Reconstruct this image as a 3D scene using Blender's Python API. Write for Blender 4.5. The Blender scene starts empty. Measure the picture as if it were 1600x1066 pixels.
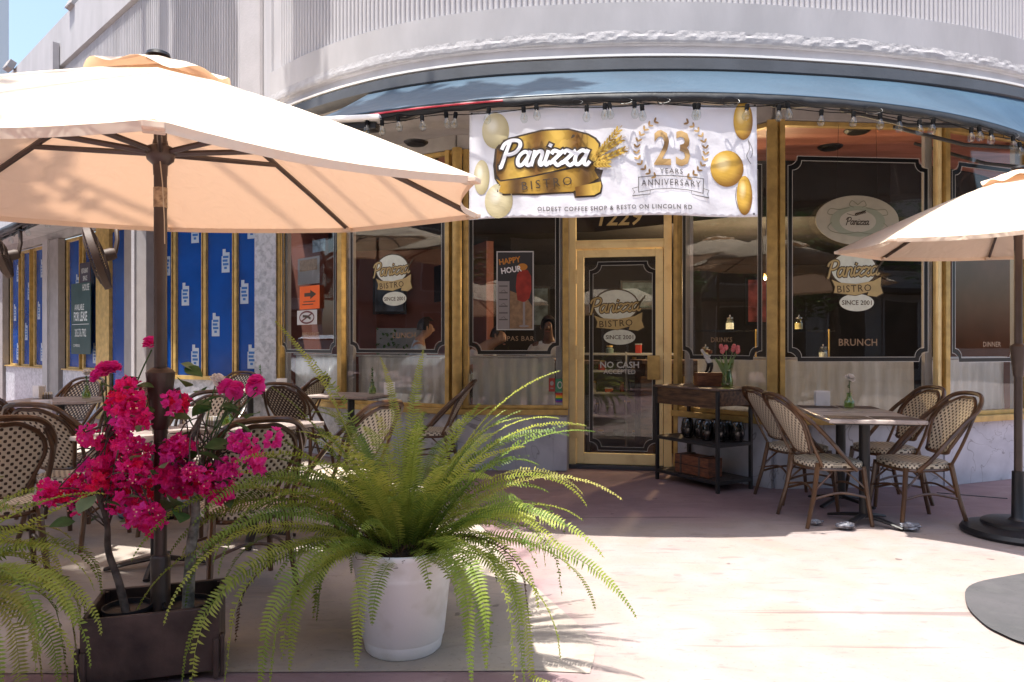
import bpy, bmesh, math, random
from math import sin, cos, pi, radians, sqrt, atan2
from mathutils import Vector, Matrix, noise
random.seed(7)
SC = bpy.context.scene
COL = SC.collection
R = math.radians
# ------------------------------------------------------------------ camera, sky, sun, exposure
CAMH, F = 1.27, 1130.0
cam = bpy.data.cameras.new('camera'); co = bpy.data.objects.new('camera', cam); COL.objects.link(co)
co.location = (0, 0, CAMH); co.rotation_euler = (pi/2, 0, 0)
cam.sensor_width = 36; cam.lens = F/1600*36; cam.shift_y = 4/1600; cam.clip_start = .05; cam.clip_end = 600
SC.camera = co
SUN = Vector((-.15, -.17, 1)).normalized()          # direction towards the sun
elev = math.asin(SUN.z)
W = bpy.data.worlds.new('World'); SC.world = W; W.use_nodes = True
wn = W.node_tree.nodes; wl = W.node_tree.links; wn.clear()
sky = wn.new('ShaderNodeTexSky'); sky.sky_type = 'NISHITA'; sky.sun_disc = False
sky.sun_elevation = elev; sky.sun_rotation = atan2(SUN.x, SUN.y)
sky.air_density = 1.2; sky.dust_density = 4.0; sky.ozone_density = 2.5
bg = wn.new('ShaderNodeBackground'); bg.inputs[1].default_value = .15
wo = wn.new('ShaderNodeOutputWorld'); wl.new(sky.outputs[0], bg.inputs[0]); wl.new(bg.outputs[0], wo.inputs[0])
sl = bpy.data.lights.new('sun', 'SUN'); sl.energy = 4.6; sl.angle = R(.53); sl.color = (1, .95, .87)
so = bpy.data.objects.new('sun', sl); COL.objects.link(so)
so.rotation_euler = SUN.to_track_quat('Z', 'Y').to_euler(); so.location = (0, 0, 20)
SC.view_settings.view_transform = 'Standard'; SC.view_settings.look = 'None'
SC.view_settings.gamma = 1; SC.view_settings.use_curve_mapping = False
SC.view_settings.exposure = 1.1
SC.cycles.max_bounces = 10; SC.cycles.diffuse_bounces = 5; SC.cycles.transparent_max_bounces = 16
SC.cycles.sample_clamp_indirect = 6

# ------------------------------------------------------------------ materials
MATS = {}
def mat(name, col, rough=.6, metal=0, bump=0, bscale=30, var=.0, vscale=4, col2=None, spec=.5, coat=0, trans=0, bdist=.01, vdet=4, stretch=None, emis=None, estr=1, alpha=None, vlo=.35, vhi=.65):
    if name in MATS: return MATS[name]
    m = bpy.data.materials.new(name); m.use_nodes = True; MATS[name] = m
    nt = m.node_tree; n = nt.nodes; l = nt.links
    p = n['Principled BSDF']; out = n['Material Output']
    c = tuple(col)+(1,)
    p.inputs['Base Color'].default_value = c; p.inputs['Roughness'].default_value = rough
    p.inputs['Metallic'].default_value = metal; p.inputs['Specular IOR Level'].default_value = spec
    p.inputs['Coat Weight'].default_value = coat
    tc = n.new('ShaderNodeTexCoord'); vec = tc.outputs['Object']
    if stretch:
        mp = n.new('ShaderNodeMapping'); mp.inputs['Scale'].default_value = stretch; l.new(vec, mp.inputs[0]); vec = mp.outputs[0]
    if var or col2:
        nz = n.new('ShaderNodeTexNoise'); nz.inputs['Scale'].default_value = vscale; nz.inputs['Detail'].default_value = vdet
        l.new(vec, nz.inputs['Vector'])
        rp = n.new('ShaderNodeValToRGB'); rp.color_ramp.elements[0].position = vlo; rp.color_ramp.elements[1].position = vhi
        c2 = tuple(col2)+(1,) if col2 else tuple(max(0, x*(1-var)) for x in col)+(1,)
        rp.color_ramp.elements[0].color = c2; rp.color_ramp.elements[1].color = c
        l.new(nz.outputs[0], rp.inputs[0]); l.new(rp.outputs[0], p.inputs['Base Color'])
        mr = n.new('ShaderNodeMapRange'); mr.inputs[3].default_value = min(1, rough+.08); mr.inputs[4].default_value = max(0, rough-.08)
        l.new(nz.outputs[0], mr.inputs[0]); l.new(mr.outputs[0], p.inputs['Roughness'])
    if bump:
        bz = n.new('ShaderNodeTexNoise'); bz.inputs['Scale'].default_value = bscale; bz.inputs['Detail'].default_value = 5
        l.new(vec, bz.inputs['Vector'])
        bp = n.new('ShaderNodeBump'); bp.inputs['Strength'].default_value = bump; bp.inputs['Distance'].default_value = bdist
        l.new(bz.outputs[0], bp.inputs['Height']); l.new(bp.outputs[0], p.inputs['Normal'])
    if emis:
        p.inputs['Emission Color'].default_value = tuple(emis)+(1,); p.inputs['Emission Strength'].default_value = estr
    if trans:
        tr = n.new('ShaderNodeBsdfTranslucent'); mx = n.new('ShaderNodeMixShader'); mx.inputs[0].default_value = trans
        if var or col2: l.new(rp.outputs[0], tr.inputs[0])
        else: tr.inputs[0].default_value = c
        l.new(p.outputs[0], mx.inputs[1]); l.new(tr.outputs[0], mx.inputs[2]); l.new(mx.outputs[0], out.inputs[0])
    return m
def glassmat(name, tint=(.93, .95, .95), refl=1.0, rough=0.0, base=.03):
    if name in MATS: return MATS[name]
    m = bpy.data.materials.new(name); m.use_nodes = True; MATS[name] = m
    n = m.node_tree.nodes; l = m.node_tree.links; n.clear()
    o = n.new('ShaderNodeOutputMaterial'); t = n.new('ShaderNodeBsdfTransparent'); t.inputs[0].default_value = tuple(tint)+(1,)
    g = n.new('ShaderNodeBsdfGlossy'); g.inputs['Roughness'].default_value = rough
    nz = n.new('ShaderNodeTexNoise'); nz.inputs['Scale'].default_value = 1.3; tc = n.new('ShaderNodeTexCoord'); l.new(tc.outputs['Object'], nz.inputs['Vector'])
    b = n.new('ShaderNodeBump'); b.inputs['Strength'].default_value = .06; b.inputs['Distance'].default_value = .02
    l.new(nz.outputs[0], b.inputs['Height']); l.new(b.outputs[0], g.inputs['Normal'])
    f = n.new('ShaderNodeMath'); f.operation = 'POWER'; lw_ = n.new('ShaderNodeLayerWeight'); lw_.inputs[0].default_value = .5; l.new(lw_.outputs['Facing'], f.inputs[0]); f.inputs[1].default_value = 4.5
    ma = n.new('ShaderNodeMath'); ma.operation = 'MULTIPLY_ADD'; ma.inputs[1].default_value = refl; ma.inputs[2].default_value = base
    mx = n.new('ShaderNodeMixShader'); l.new(f.outputs[0], ma.inputs[0]); l.new(ma.outputs[0], mx.inputs[0])
    l.new(t.outputs[0], mx.inputs[1]); l.new(g.outputs[0], mx.inputs[2]); l.new(mx.outputs[0], o.inputs[0])
    return m
M = {}
M['stucco'] = mat('stucco', (.44, .43, .445), .9, bump=.4, bscale=30, bdist=.004, var=.16, vscale=3.0, stretch=(1, 1, .35), vdet=7)
M['stucco_fine'] = mat('stucco_fine', (.46, .45, .47), .88, bump=.4, bscale=60, bdist=.003, var=.16, vscale=3, stretch=(1.5, 1.5, .3), vdet=7)
M['stucco_rough'] = mat('stucco_rough', (.40, .39, .405), .95, bump=.6, bscale=38, bdist=.01, var=.15, vscale=14)
M['taupe'] = mat('taupe_paint', (.30, .275, .27), .75, bump=.25, bscale=50, var=.14, vscale=5)
M['taupe_lt'] = mat('grey_paint', (.43, .41, .42), .75, bump=.25, bscale=50, var=.12, vscale=4)
M['gold'] = mat('gold_paint', (.60, .41, .14), .42, metal=.3, bump=.15, bscale=70, var=.3, vscale=11, vdet=8)
M['cream'] = mat('cream_gold_paint', (.95, .78, .40), .45, bump=.2, bscale=60, col2=(.78, .60, .28), vscale=7, vlo=.25, vhi=.5)
M['charcoal'] = mat('charcoal_metal', (.075, .08, .09), .5, bump=.1, bscale=30, var=.25, vscale=4)
M['lipgrey'] = mat('lip_grey', (.42, .41, .44), .7, bump=.2, bscale=30, var=.15, vscale=5)
M['awning'] = mat('awning_vinyl', (.046, .090, .138), .40, bump=.45, bscale=4, bdist=.03, col2=(.030, .062, .100), vscale=1.8, vdet=7)
M['awn_dark'] = mat('awning_dark', (.018, .02, .024), .6, bump=.4, bscale=6, bdist=.03, var=.3)
M['black'] = mat('black_metal', (.012, .012, .015), .42, bump=.1, bscale=60, var=.3, vscale=8)
M['blackpl'] = mat('black_plastic', (.015, .015, .018), .45, bump=.15, bscale=30)
M['bronze'] = mat('bronze_powder', (.075, .055, .048), .38, metal=.3, bump=.1, bscale=120, var=.2, vscale=12)
M['white'] = mat('white_plastic', (.80, .80, .82), .42, bump=.12, bscale=24, col2=(.66, .65, .63), vscale=7, vdet=9, vlo=.30, vhi=.48)
M['whitem'] = mat('white_matte', (.78, .77, .75), .8)
M['rattan'] = mat('rattan', (.12, .058, .024), .34, coat=.35, bump=.35, bscale=40, bdist=.004, col2=(.045, .02, .010), vscale=9, stretch=(1, 1, .35))
M['curtain'] = mat('curtain_cloth', (.64, .62, .605), .9, bump=.4, bscale=14, bdist=.02, var=.18, vscale=5, stretch=(2.5, 2.5, .5), trans=.15)
M['decalblack'] = mat('decal_black', (.006, .006, .007), .3)
M['decalwhite'] = mat('decal_white', (.5, .5, .48), .5)
M['decalcream'] = mat('decal_cream', (.74, .78, .66), .5, var=.1, vscale=20)
M['decalgold'] = mat('decal_gold', (.56, .42, .17), .45, var=.2, vscale=10)
M['decalbrown'] = mat('decal_brown', (.07, .045, .015), .5)
M['brunch'] = mat('decal_bronze', (.30, .20, .12), .5)
M['maroon'] = mat('interior_maroon', (.30, .11, .08), .8, bump=.2, bscale=10, var=.25, vscale=1.5)
M['ceilbrown'] = mat('brown_ceiling', (.66, .27, .19), .4, bump=.3, bscale=5, bdist=.02, col2=(.42, .16, .11), vscale=2.5, stretch=(.6, 2.5, 1))
M['dark'] = mat('interior_dark', (.028, .022, .02), .8, var=.4, vscale=2)
M['intfloor'] = mat('interior_floor', (.06, .035, .025), .4, var=.4, vscale=3)
M['wood'] = mat('dark_wood', (.13, .065, .028), .5, bump=.35, bscale=18, bdist=.004, col2=(.03, .013, .007), vscale=6, stretch=(1.0, 6, 6))
M['woodred'] = mat('red_brown_wood', (.20, .065, .025), .5, bump=.3, bscale=20, col2=(.07, .022, .01), vscale=6, stretch=(2, 2, 8))
M['woodtop'] = mat('top_wood', (.16, .11, .09), .45, bump=.2, bscale=20, col2=(.08, .05, .04), vscale=5, stretch=(2, 7, 2))
M['planter'] = mat('planter_brown', (.075, .048, .040), .38, bump=.5, bscale=25, bdist=.005, col2=(.016, .010, .010), vscale=7, spec=.5, vdet=8)
M['glass'] = glassmat('window_glass', base=.045, refl=.8)
M['clear'] = glassmat('clear_glass', (.9, .92, .9), .9, .02, .08)
M['smoked'] = glassmat('smoked_glass', (.42, .40, .40), 1.2, .05, .06)
M['glassgreen'] = glassmat('vase_glass', (.75, .85, .62), 1.2, .03, .08)
M['chrome'] = mat('chrome', (.5, .5, .5), .2, metal=1)
def canopymat(name, a=(.80, .68, .54), b=(.84, .50, .31)):
    m = bpy.data.materials.new(name); m.use_nodes = True
    n = m.node_tree.nodes; l = m.node_tree.links; p = n['Principled BSDF']; o = n['Material Output']
    p.inputs['Base Color'].default_value = a+(1,); p.inputs['Roughness'].default_value = .9; p.inputs['Specular IOR Level'].default_value = .1
    t = n.new('ShaderNodeBsdfTranslucent'); t.inputs[0].default_value = b+(1,)
    mx = n.new('ShaderNodeMixShader'); mx.inputs[0].default_value = .20
    tc = n.new('ShaderNodeTexCoord')
    nz = n.new('ShaderNodeTexNoise'); nz.inputs['Scale'].default_value = 7; nz.inputs['Distortion'].default_value = 1.2; l.new(tc.outputs['Object'], nz.inputs['Vector'])
    bp = n.new('ShaderNodeBump'); bp.inputs['Strength'].default_value = .6; bp.inputs['Distance'].default_value = .03
    l.new(nz.outputs[0], bp.inputs['Height']); l.new(bp.outputs[0], p.inputs['Normal'])
    l.new(p.outputs[0], mx.inputs[1]); l.new(t.outputs[0], mx.inputs[2]); l.new(mx.outputs[0], o.inputs[0])
    return m
M['canvas'] = canopymat('canvas')
def marble(name, c1=(.55, .57, .63), c2=(.40, .42, .48), dark=(.10, .10, .12), sc=3.0):
    m = bpy.data.materials.new(name); m.use_nodes = True
    n = m.node_tree.nodes; l = m.node_tree.links; p = n['Principled BSDF']; p.inputs['Roughness'].default_value = .3
    tc = n.new('ShaderNodeTexCoord')
    nz = n.new('ShaderNodeTexNoise'); nz.inputs['Scale'].default_value = sc; nz.inputs['Detail'].default_value = 8; nz.inputs['Distortion'].default_value = .6
    l.new(tc.outputs['Object'], nz.inputs['Vector'])
    rp = n.new('ShaderNodeValToRGB'); rp.color_ramp.elements[0].position = .35; rp.color_ramp.elements[1].position = .6
    rp.color_ramp.elements[0].color = c2+(1,); rp.color_ramp.elements[1].color = c1+(1,)
    l.new(nz.outputs[0], rp.inputs[0])
    wv = n.new('ShaderNodeTexNoise'); wv.inputs['Scale'].default_value = sc*.55; wv.inputs['Detail'].default_value = 3; wv.inputs['Distortion'].default_value = 1.5
    l.new(tc.outputs['Object'], wv.inputs['Vector'])
    r2 = n.new('ShaderNodeValToRGB'); e = r2.color_ramp.elements; e[0].position = .493; e[0].color = (0, 0, 0, 1); e[1].position = .5; e[1].color = (1, 1, 1, 1)
    x = e.new(.507); x.color = (0, 0, 0, 1)
    l.new(wv.outputs[0], r2.inputs[0])
    mx = n.new('ShaderNodeMix'); mx.data_type = 'RGBA'; l.new(r2.outputs[0], mx.inputs['Factor']); l.new(rp.outputs[0], mx.inputs['A']); mx.inputs['B'].default_value = dark+(1,)
    ml = n.new('ShaderNodeMath'); ml.operation = 'MULTIPLY'; ml.inputs[1].default_value = .7; l.new(r2.outputs[0], ml.inputs[0]); l.new(ml.outputs[0], mx.inputs['Factor'])
    l.new(mx.outputs['Result'], p.inputs['Base Color'])
    return m
M['marble'] = marble('marble_cladding')
M['granite'] = marble('speckled_grey_marble', (.50, .52, .57), (.30, .32, .36), (.16, .16, .18), 16)
M['tabletop'] = marble('table_marble', (.46, .40, .37), (.30, .25, .23), (.18, .14, .12), 5)
def weave(name, base, dot, scu, stripe=False):
    m = bpy.data.materials.new(name); m.use_nodes = True
    n = m.node_tree.nodes; l = m.node_tree.links; p = n['Principled BSDF']; p.inputs['Roughness'].default_value = .5
    uv = n.new('ShaderNodeUVMap'); sp = n.new('ShaderNodeSeparateXYZ'); l.new(uv.outputs[0], sp.inputs[0])
    def M1(op, a, b=None):
        q = n.new('ShaderNodeMath'); q.operation = op
        for i, v in enumerate((a, b)):
            if v is None: continue
            if isinstance(v, (int, float)): q.inputs[i].default_value = v
            else: l.new(v, q.inputs[i])
        return q.outputs[0]
    su = M1('SINE', M1('MULTIPLY', sp.outputs[0], scu*2*pi)); sv = M1('SINE', M1('MULTIPLY', sp.outputs[1], scu*2*pi*.8))
    prod = M1('MULTIPLY', su, sv)
    fac = M1('GREATER_THAN', prod, .30)
    mx = n.new('ShaderNodeMix'); mx.data_type = 'RGBA'; l.new(fac, mx.inputs['Factor']); mx.inputs['A'].default_value = base+(1,); mx.inputs['B'].default_value = dot+(1,)
    l.new(mx.outputs['Result'], p.inputs['Base Color'])
    bp = n.new('ShaderNodeBump'); bp.inputs['Strength'].default_value = .6; bp.inputs['Distance'].default_value = .003; bp.invert = True
    l.new(prod, bp.inputs['Height']); l.new(bp.outputs[0], p.inputs['Normal'])
    return m
M['weave_l'] = weave('weave_cream', (.60, .53, .41), (.045, .025, .015), 27)
M['weave_d'] = weave('weave_brown', (.035, .022, .016), (.50, .43, .32), 27)

# ------------------------------------------------------------------ mesh helpers
class MB:
    def __init__(s): s.v = []; s.f = []; s.uv = {}
    def add(s, vs, fs, uvs=None):
        o = len(s.v); s.v += [tuple(v) for v in vs]
        for f in fs: s.f.append(tuple(i+o for i in f))
        if uvs:
            for i, u in enumerate(uvs): s.uv[o+i] = u
        return s
    def box(s, c, d, rz=0, m=None):
        x, y, z = d[0]/2, d[1]/2, d[2]/2
        vs = [Vector((sx*x, sy*y, sz*z)) for sx in (-1, 1) for sy in (-1, 1) for sz in (-1, 1)]
        mt = Matrix.Translation(c) @ Matrix.Rotation(rz, 4, 'Z') @ (m or Matrix())
        vs = [mt @ v for v in vs]
        return s.add(vs, [(0, 1, 3, 2), (4, 6, 7, 5), (0, 4, 5, 1), (2, 3, 7, 6), (0, 2, 6, 4), (1, 5, 7, 3)])
    def tube(s, pts, r, seg=8, closed=False, cap=True, flat=None):
        pts = [Vector(p) for p in pts]; n = len(pts)
        rr = r if isinstance(r, (list, tuple)) else [r]*n
        vs = []; up = None
        for i, p in enumerate(pts):
            a = pts[(i-1) % n] if (closed or i > 0) else p
            b = pts[(i+1) % n] if (closed or i < n-1) else p
            t = (b-a)
            if t.length < 1e-9: t = Vector((0, 0, 1))
            t.normalize()
            if up is None:
                up = Vector((0, 0, 1)) if abs(t.z) < .9 else Vector((1, 0, 0))
            sd = t.cross(up)
            if sd.length < 1e-6: sd = t.cross(Vector((0, 1, 0)))
            sd.normalize(); up = sd.cross(t).normalized()
            for k in range(seg):
                an = 2*pi*k/seg
                vs.append(p + (sd*cos(an) + up*sin(an)*(flat or 1))*rr[i])
        fs = []
        for i in range(n if closed else n-1):
            j = (i+1) % n
            for k in range(seg):
                k2 = (k+1) % seg
                fs.append((i*seg+k, i*seg+k2, j*seg+k2, j*seg+k))
        if cap and not closed:
            fs.append(tuple(range(seg-1, -1, -1))); fs.append(tuple((n-1)*seg+k for k in range(seg)))
        return s.add(vs, fs)
    def lathe(s, prof, c=(0, 0, 0), seg=24, m=None, a0=0, a1=2*pi):
        vs = []; n = len(prof)
        full = abs(a1-a0-2*pi) < 1e-6
        ns = seg if full else seg+1
        for k in range(ns):
            an = a0+(a1-a0)*k/seg
            for (r, z) in prof:
                v = Vector((r*cos(an), r*sin(an), z))
                if m: v = m @ v
                vs.append(v+Vector(c))
        fs = []
        for k in range(seg):
            k2 = (k+1) % ns
            for i in range(n-1): fs.append((k*n+i, k2*n+i, k2*n+i+1, k*n+i+1))
        return s.add(vs, fs)
    def prism(s, poly, z0, z1):
        n = len(poly)
        vs = [(x, y, z0) for x, y in poly]+[(x, y, z1) for x, y in poly]
        return s.add(vs, [tuple(range(n-1, -1, -1)), tuple(range(n, 2*n))]+[(i, (i+1) % n, n+(i+1) % n, n+i) for i in range(n)])
    def strip(s, A, B, uvs=None):
        n = len(A); vs = list(A)+list(B)
        return s.add(vs, [(i, i+1, n+i+1, n+i) for i in range(n-1)])
    def mesh(s, name, mt=None, smooth=False):
        me = bpy.data.meshes.new(name); me.from_pydata(s.v, [], s.f); 
        if s.uv:
            ul = me.uv_layers.new(name='UVMap')
            for lp in me.loops: ul.data[lp.index].uv = s.uv.get(lp.vertex_index, (0, 0))
        if mt: me.materials.append(mt)
        if smooth:
            for p in me.polygons: p.use_smooth = True
            try: me.set_sharp_from_angle(angle=R(42))
            except Exception: pass
        return me
    def build(s, name, mt, parent=None, bevel=0, smooth=False, loc=None, label=None, fix=True):
        me = s.mesh(name, mt, smooth)
        if fix:
            b = bmesh.new(); b.from_mesh(me); bmesh.ops.recalc_face_normals(b, faces=b.faces); b.to_mesh(me); b.free()
        o = bpy.data.objects.new(name, me); COL.objects.link(o); o.parent = parent
        if loc is not None: o.location = loc
        if bevel:
            bv = o.modifiers.new('bevel', 'BEVEL'); bv.width = bevel; bv.segments = 2; bv.limit_method = 'ANGLE'
        if label: o['label'] = label
        return o
def tag(o, label=None, cat=None, group=None, kind=None):
    if label: o['label'] = label
    if cat: o['category'] = cat
    if group: o['group'] = group
    if kind: o['kind'] = kind
    return o
def thing(name, label, cat, loc=(0, 0, 0), rz=0, group=None):
    o = bpy.data.objects.new(name, None); o.empty_display_size = .1; COL.objects.link(o)
    o.location = loc; o.rotation_euler = (0, 0, rz)
    return tag(o, label, cat, group)
KIDS = {}
def dup(root, loc=None, rz=None, label=None, group=None):
    r = root.copy(); COL.objects.link(r)
    if loc is not None: r.location = loc
    if rz is not None: r.rotation_euler = (0, 0, rz)
    if label: r['label'] = label
    if group: r['group'] = group
    for ch in list(root.children):
        c = ch.copy(); COL.objects.link(c); c.parent = r
        for g in list(ch.children):
            d = g.copy(); COL.objects.link(d); d.parent = c
    return r
def share(o, parent=None, loc=None, rz=None):
    c = o.copy(); COL.objects.link(c)
    if parent is not None: c.parent = parent
    if loc is not None: c.location = loc
    if rz is not None: c.rotation_euler = (0, 0, rz)
    return c
def PX(px, py, D):                    # a point of the place seen at photo pixel px, py, D metres deep
    return Vector(((px-800)/F*D, D, CAMH-(py-537)/F*D))
def catmull(P, n=8, closed=False):
    P = [Vector(p) for p in P]; out = []; m = len(P)
    for i in range(m if closed else m-1):
        g = (lambda j: P[j % m]) if closed else (lambda j: P[min(max(j, 0), m-1)])
        p0, p1, p2, p3 = g(i-1), g(i), g(i+1), g(i+2)
        for k in range(n):
            t = k/n
            out.append(.5*((2*p1)+(-p0+p2)*t+(2*p0-5*p1+4*p2-p3)*t*t+(-p0+3*p1-3*p2+p3)*t**3))
    if not closed: out.append(P[-1])
    return out

# ------------------------------------------------------------------ flat print: 2D art laid on a surface
class Art:
    """2D polygons in metres; n-gons are triangulated, then mapped to a surface"""
    def __init__(s): s.v = []; s.f = []
    def poly(s, pts, dz=0):
        o = len(s.v); s.v += [(p[0], p[1], dz) for p in pts]; s.f.append(tuple(range(o, o+len(pts)))); return s
    def oval(s, cx, cy, rx, ry, n=32, dz=0, rot=0):
        return s.poly([(cx+rx*cos(a)*cos(rot)-ry*sin(a)*sin(rot), cy+rx*cos(a)*sin(rot)+ry*sin(a)*cos(rot)) for a in [2*pi*k/n for k in range(n)]], dz)
    def rect(s, x0, y0, x1, y1, dz=0): return s.poly([(x0, y0), (x1, y0), (x1, y1), (x0, y1)], dz)
    def stroke(s, pts, w, closed=False, smooth=0, dz=0, taper=False, cap=0):
        P = [Vector((p[0], p[1], 0)) for p in pts]
        if smooth: P = catmull(P, smooth, closed)
        n = len(P)
        if cap and not closed:
            P[0] = P[0]-(P[1]-P[0]).normalized()*cap; P[-1] = P[-1]+(P[-1]-P[-2]).normalized()*cap
        L = []; Rr = []
        for i, p in enumerate(P):
            a = P[(i-1) % n] if (closed or i > 0) else p; b = P[(i+1) % n] if (closed or i < n-1) else p
            t = (b-a).normalized(); nn = Vector((-t.y, t.x, 0))
            if closed or 0 < i < n-1:
                t1 = (p-a).normalized(); m1 = Vector((-t1.y, t1.x, 0)); d = max(.5, nn.dot(m1)); nn = nn/d
            ww = w/2 * ((1-abs(2*i/(n-1)-1)**3*.6) if taper else 1)
            L.append(p+nn*ww); Rr.append(p-nn*ww)
        o = len(s.v); s.v += [(p.x, p.y, dz) for p in L]+[(p.x, p.y, dz) for p in Rr]
        for i in range(n if closed else n-1):
            j = (i+1) % n; s.f.append((o+i, o+n+i, o+n+j, o+j))
        return s
    def ring(s, pts, w, dz=0): return s.stroke(pts, w, closed=True, dz=dz)
    def text(s, body, cx, cy, h, shear=0, off=0, sp=1, rot=0, arch=0, dz=0, sx=1, align='C'):
        cu = bpy.data.curves.new('t', 'FONT'); cu.body = body; cu.shear = shear; cu.offset = off; cu.space_character = sp; cu.resolution_u = 2
        ob = bpy.data.objects.new('t', cu); COL.objects.link(ob); me = bpy.data.meshes.new_from_object(ob)
        xs = [v.co.x for v in me.vertices]; ys = [v.co.y for v in me.vertices]
        x0, x1 = min(xs), max(xs); y0, y1 = 0, .69
        k = h/.69; o = len(s.v)
        for v in me.vertices:
            x = (v.co.x-(x0+x1)/2 if align == 'C' else v.co.x-x0)*k*sx; y = (v.co.y-.345)*k
            y += arch*(1-(x/((x1-x0)*k*sx/2))**2) if arch else 0
            s.v.append((cx+x*cos(rot)-y*sin(rot), cy+x*sin(rot)+y*cos(rot), dz))
        for p in me.polygons: s.f.append(tuple(o+i for i in p.vertices))
        bpy.data.objects.remove(ob); bpy.data.curves.remove(cu); bpy.data.meshes.remove(me)
        return s
    def build(s, name, mt, mapper, parent=None, maxlen=0):
        me = bpy.data.meshes.new(name); me.from_pydata(s.v, [], s.f)
        b = bmesh.new(); b.from_mesh(me)
        ng = [f for f in b.faces if len(f.verts) > 4]
        if ng: bmesh.ops.triangulate(b, faces=ng)
        if maxlen:
            for _ in range(6):
                es = [e for e in b.edges if e.calc_length() > maxlen]
                if not es: break
                bmesh.ops.subdivide_edges(b, edges=es, cuts=1); bmesh.ops.triangulate(b, faces=[f for f in b.faces if len(f.verts) > 4])
        ul = b.loops.layers.uv.new('UVMap')
        for f in b.faces:
            for lp in f.loops: lp[ul].uv = (lp.vert.co.x, lp.vert.co.y)
        for v in b.verts: v.co = mapper(v.co.x, v.co.y, v.co.z)
        b.normal_update(); b.to_mesh(me); b.free(); me.materials.append(mt)
        o = bpy.data.objects.new(name, me); COL.objects.link(o); o.parent = parent
        return o
def planemap(org, ux, uz=(0, 0, 1), lift=.004):
    org = Vector(org); ux = Vector(ux).normalized(); uz = Vector(uz).normalized(); n = ux.cross(uz).normalized()
    return lambda x, y, z: org+ux*x+uz*y+n*(lift+z)       # n points to the viewer when ux runs to the right
# a brush-script wordmark drawn as strokes, unit = x-height 1
SCRIPT = {
 'P': [[(.25, 1.75), (.05, .9), (-.12, 0), (-.22, -.1)], [(-.25, 1.25), (-.1, 1.6), (.35, 1.85), (.85, 1.8), (1.0, 1.45), (.8, 1.05), (.4, .85), (.12, .85)]],
 'a': [[(.75, .85), (.45, 1.0), (.12, .75), (.02, .35), (.15, .03), (.4, .1), (.65, .5)], [(.82, 1.0), (.68, .45), (.68, .1), (.88, .02), (1.02, .2)]],
 'n': [[(.15, 1.0), (.02, .0)], [(.08, .5), (.35, .92), (.62, .95), (.68, .7), (.58, .2), (.7, .0), (.9, .2)]],
 'i': [[(.2, .95), (.08, .3), (.18, .0), (.4, .2)], [(.27, 1.32), (.31, 1.42)]],
 'z': [[(.05, .8), (.2, .98), (.6, .85), (.8, .95)], [(.78, .93), (.4, .5), (.02, .1)], [(.02, .1), (.25, .18), (.55, -.05), (.85, .15)]],
}
ADV = {'P': .95, 'a': 1.0, 'n': .88, 'i': .42, 'z': .84}
def wordmark(art, cx, cy, xh, w, rot=0, dz=0, extra=0):
    x = 0; tot = sum(ADV[c] for c in 'Panizza'); k = 0
    for ch in 'Panizza':
        for st in SCRIPT[ch]:
            pts = []
            for (a, b) in st:
                X = (x+a-tot/2+b*.12)*xh; Y = (b-.6)*xh
                pts.append((cx+X*cos(rot)-Y*sin(rot), cy+X*sin(rot)+Y*cos(rot)))
            art.stroke(pts, w*xh, smooth=5, dz=dz+k*.00012, cap=w*xh*.25+extra*xh); k += 1
        x += ADV[ch]
def oval_pts(cx, cy, rx, ry, n=40): return [(cx+rx*cos(2*pi*k/n), cy+ry*sin(2*pi*k/n)) for k in range(n)]
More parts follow.
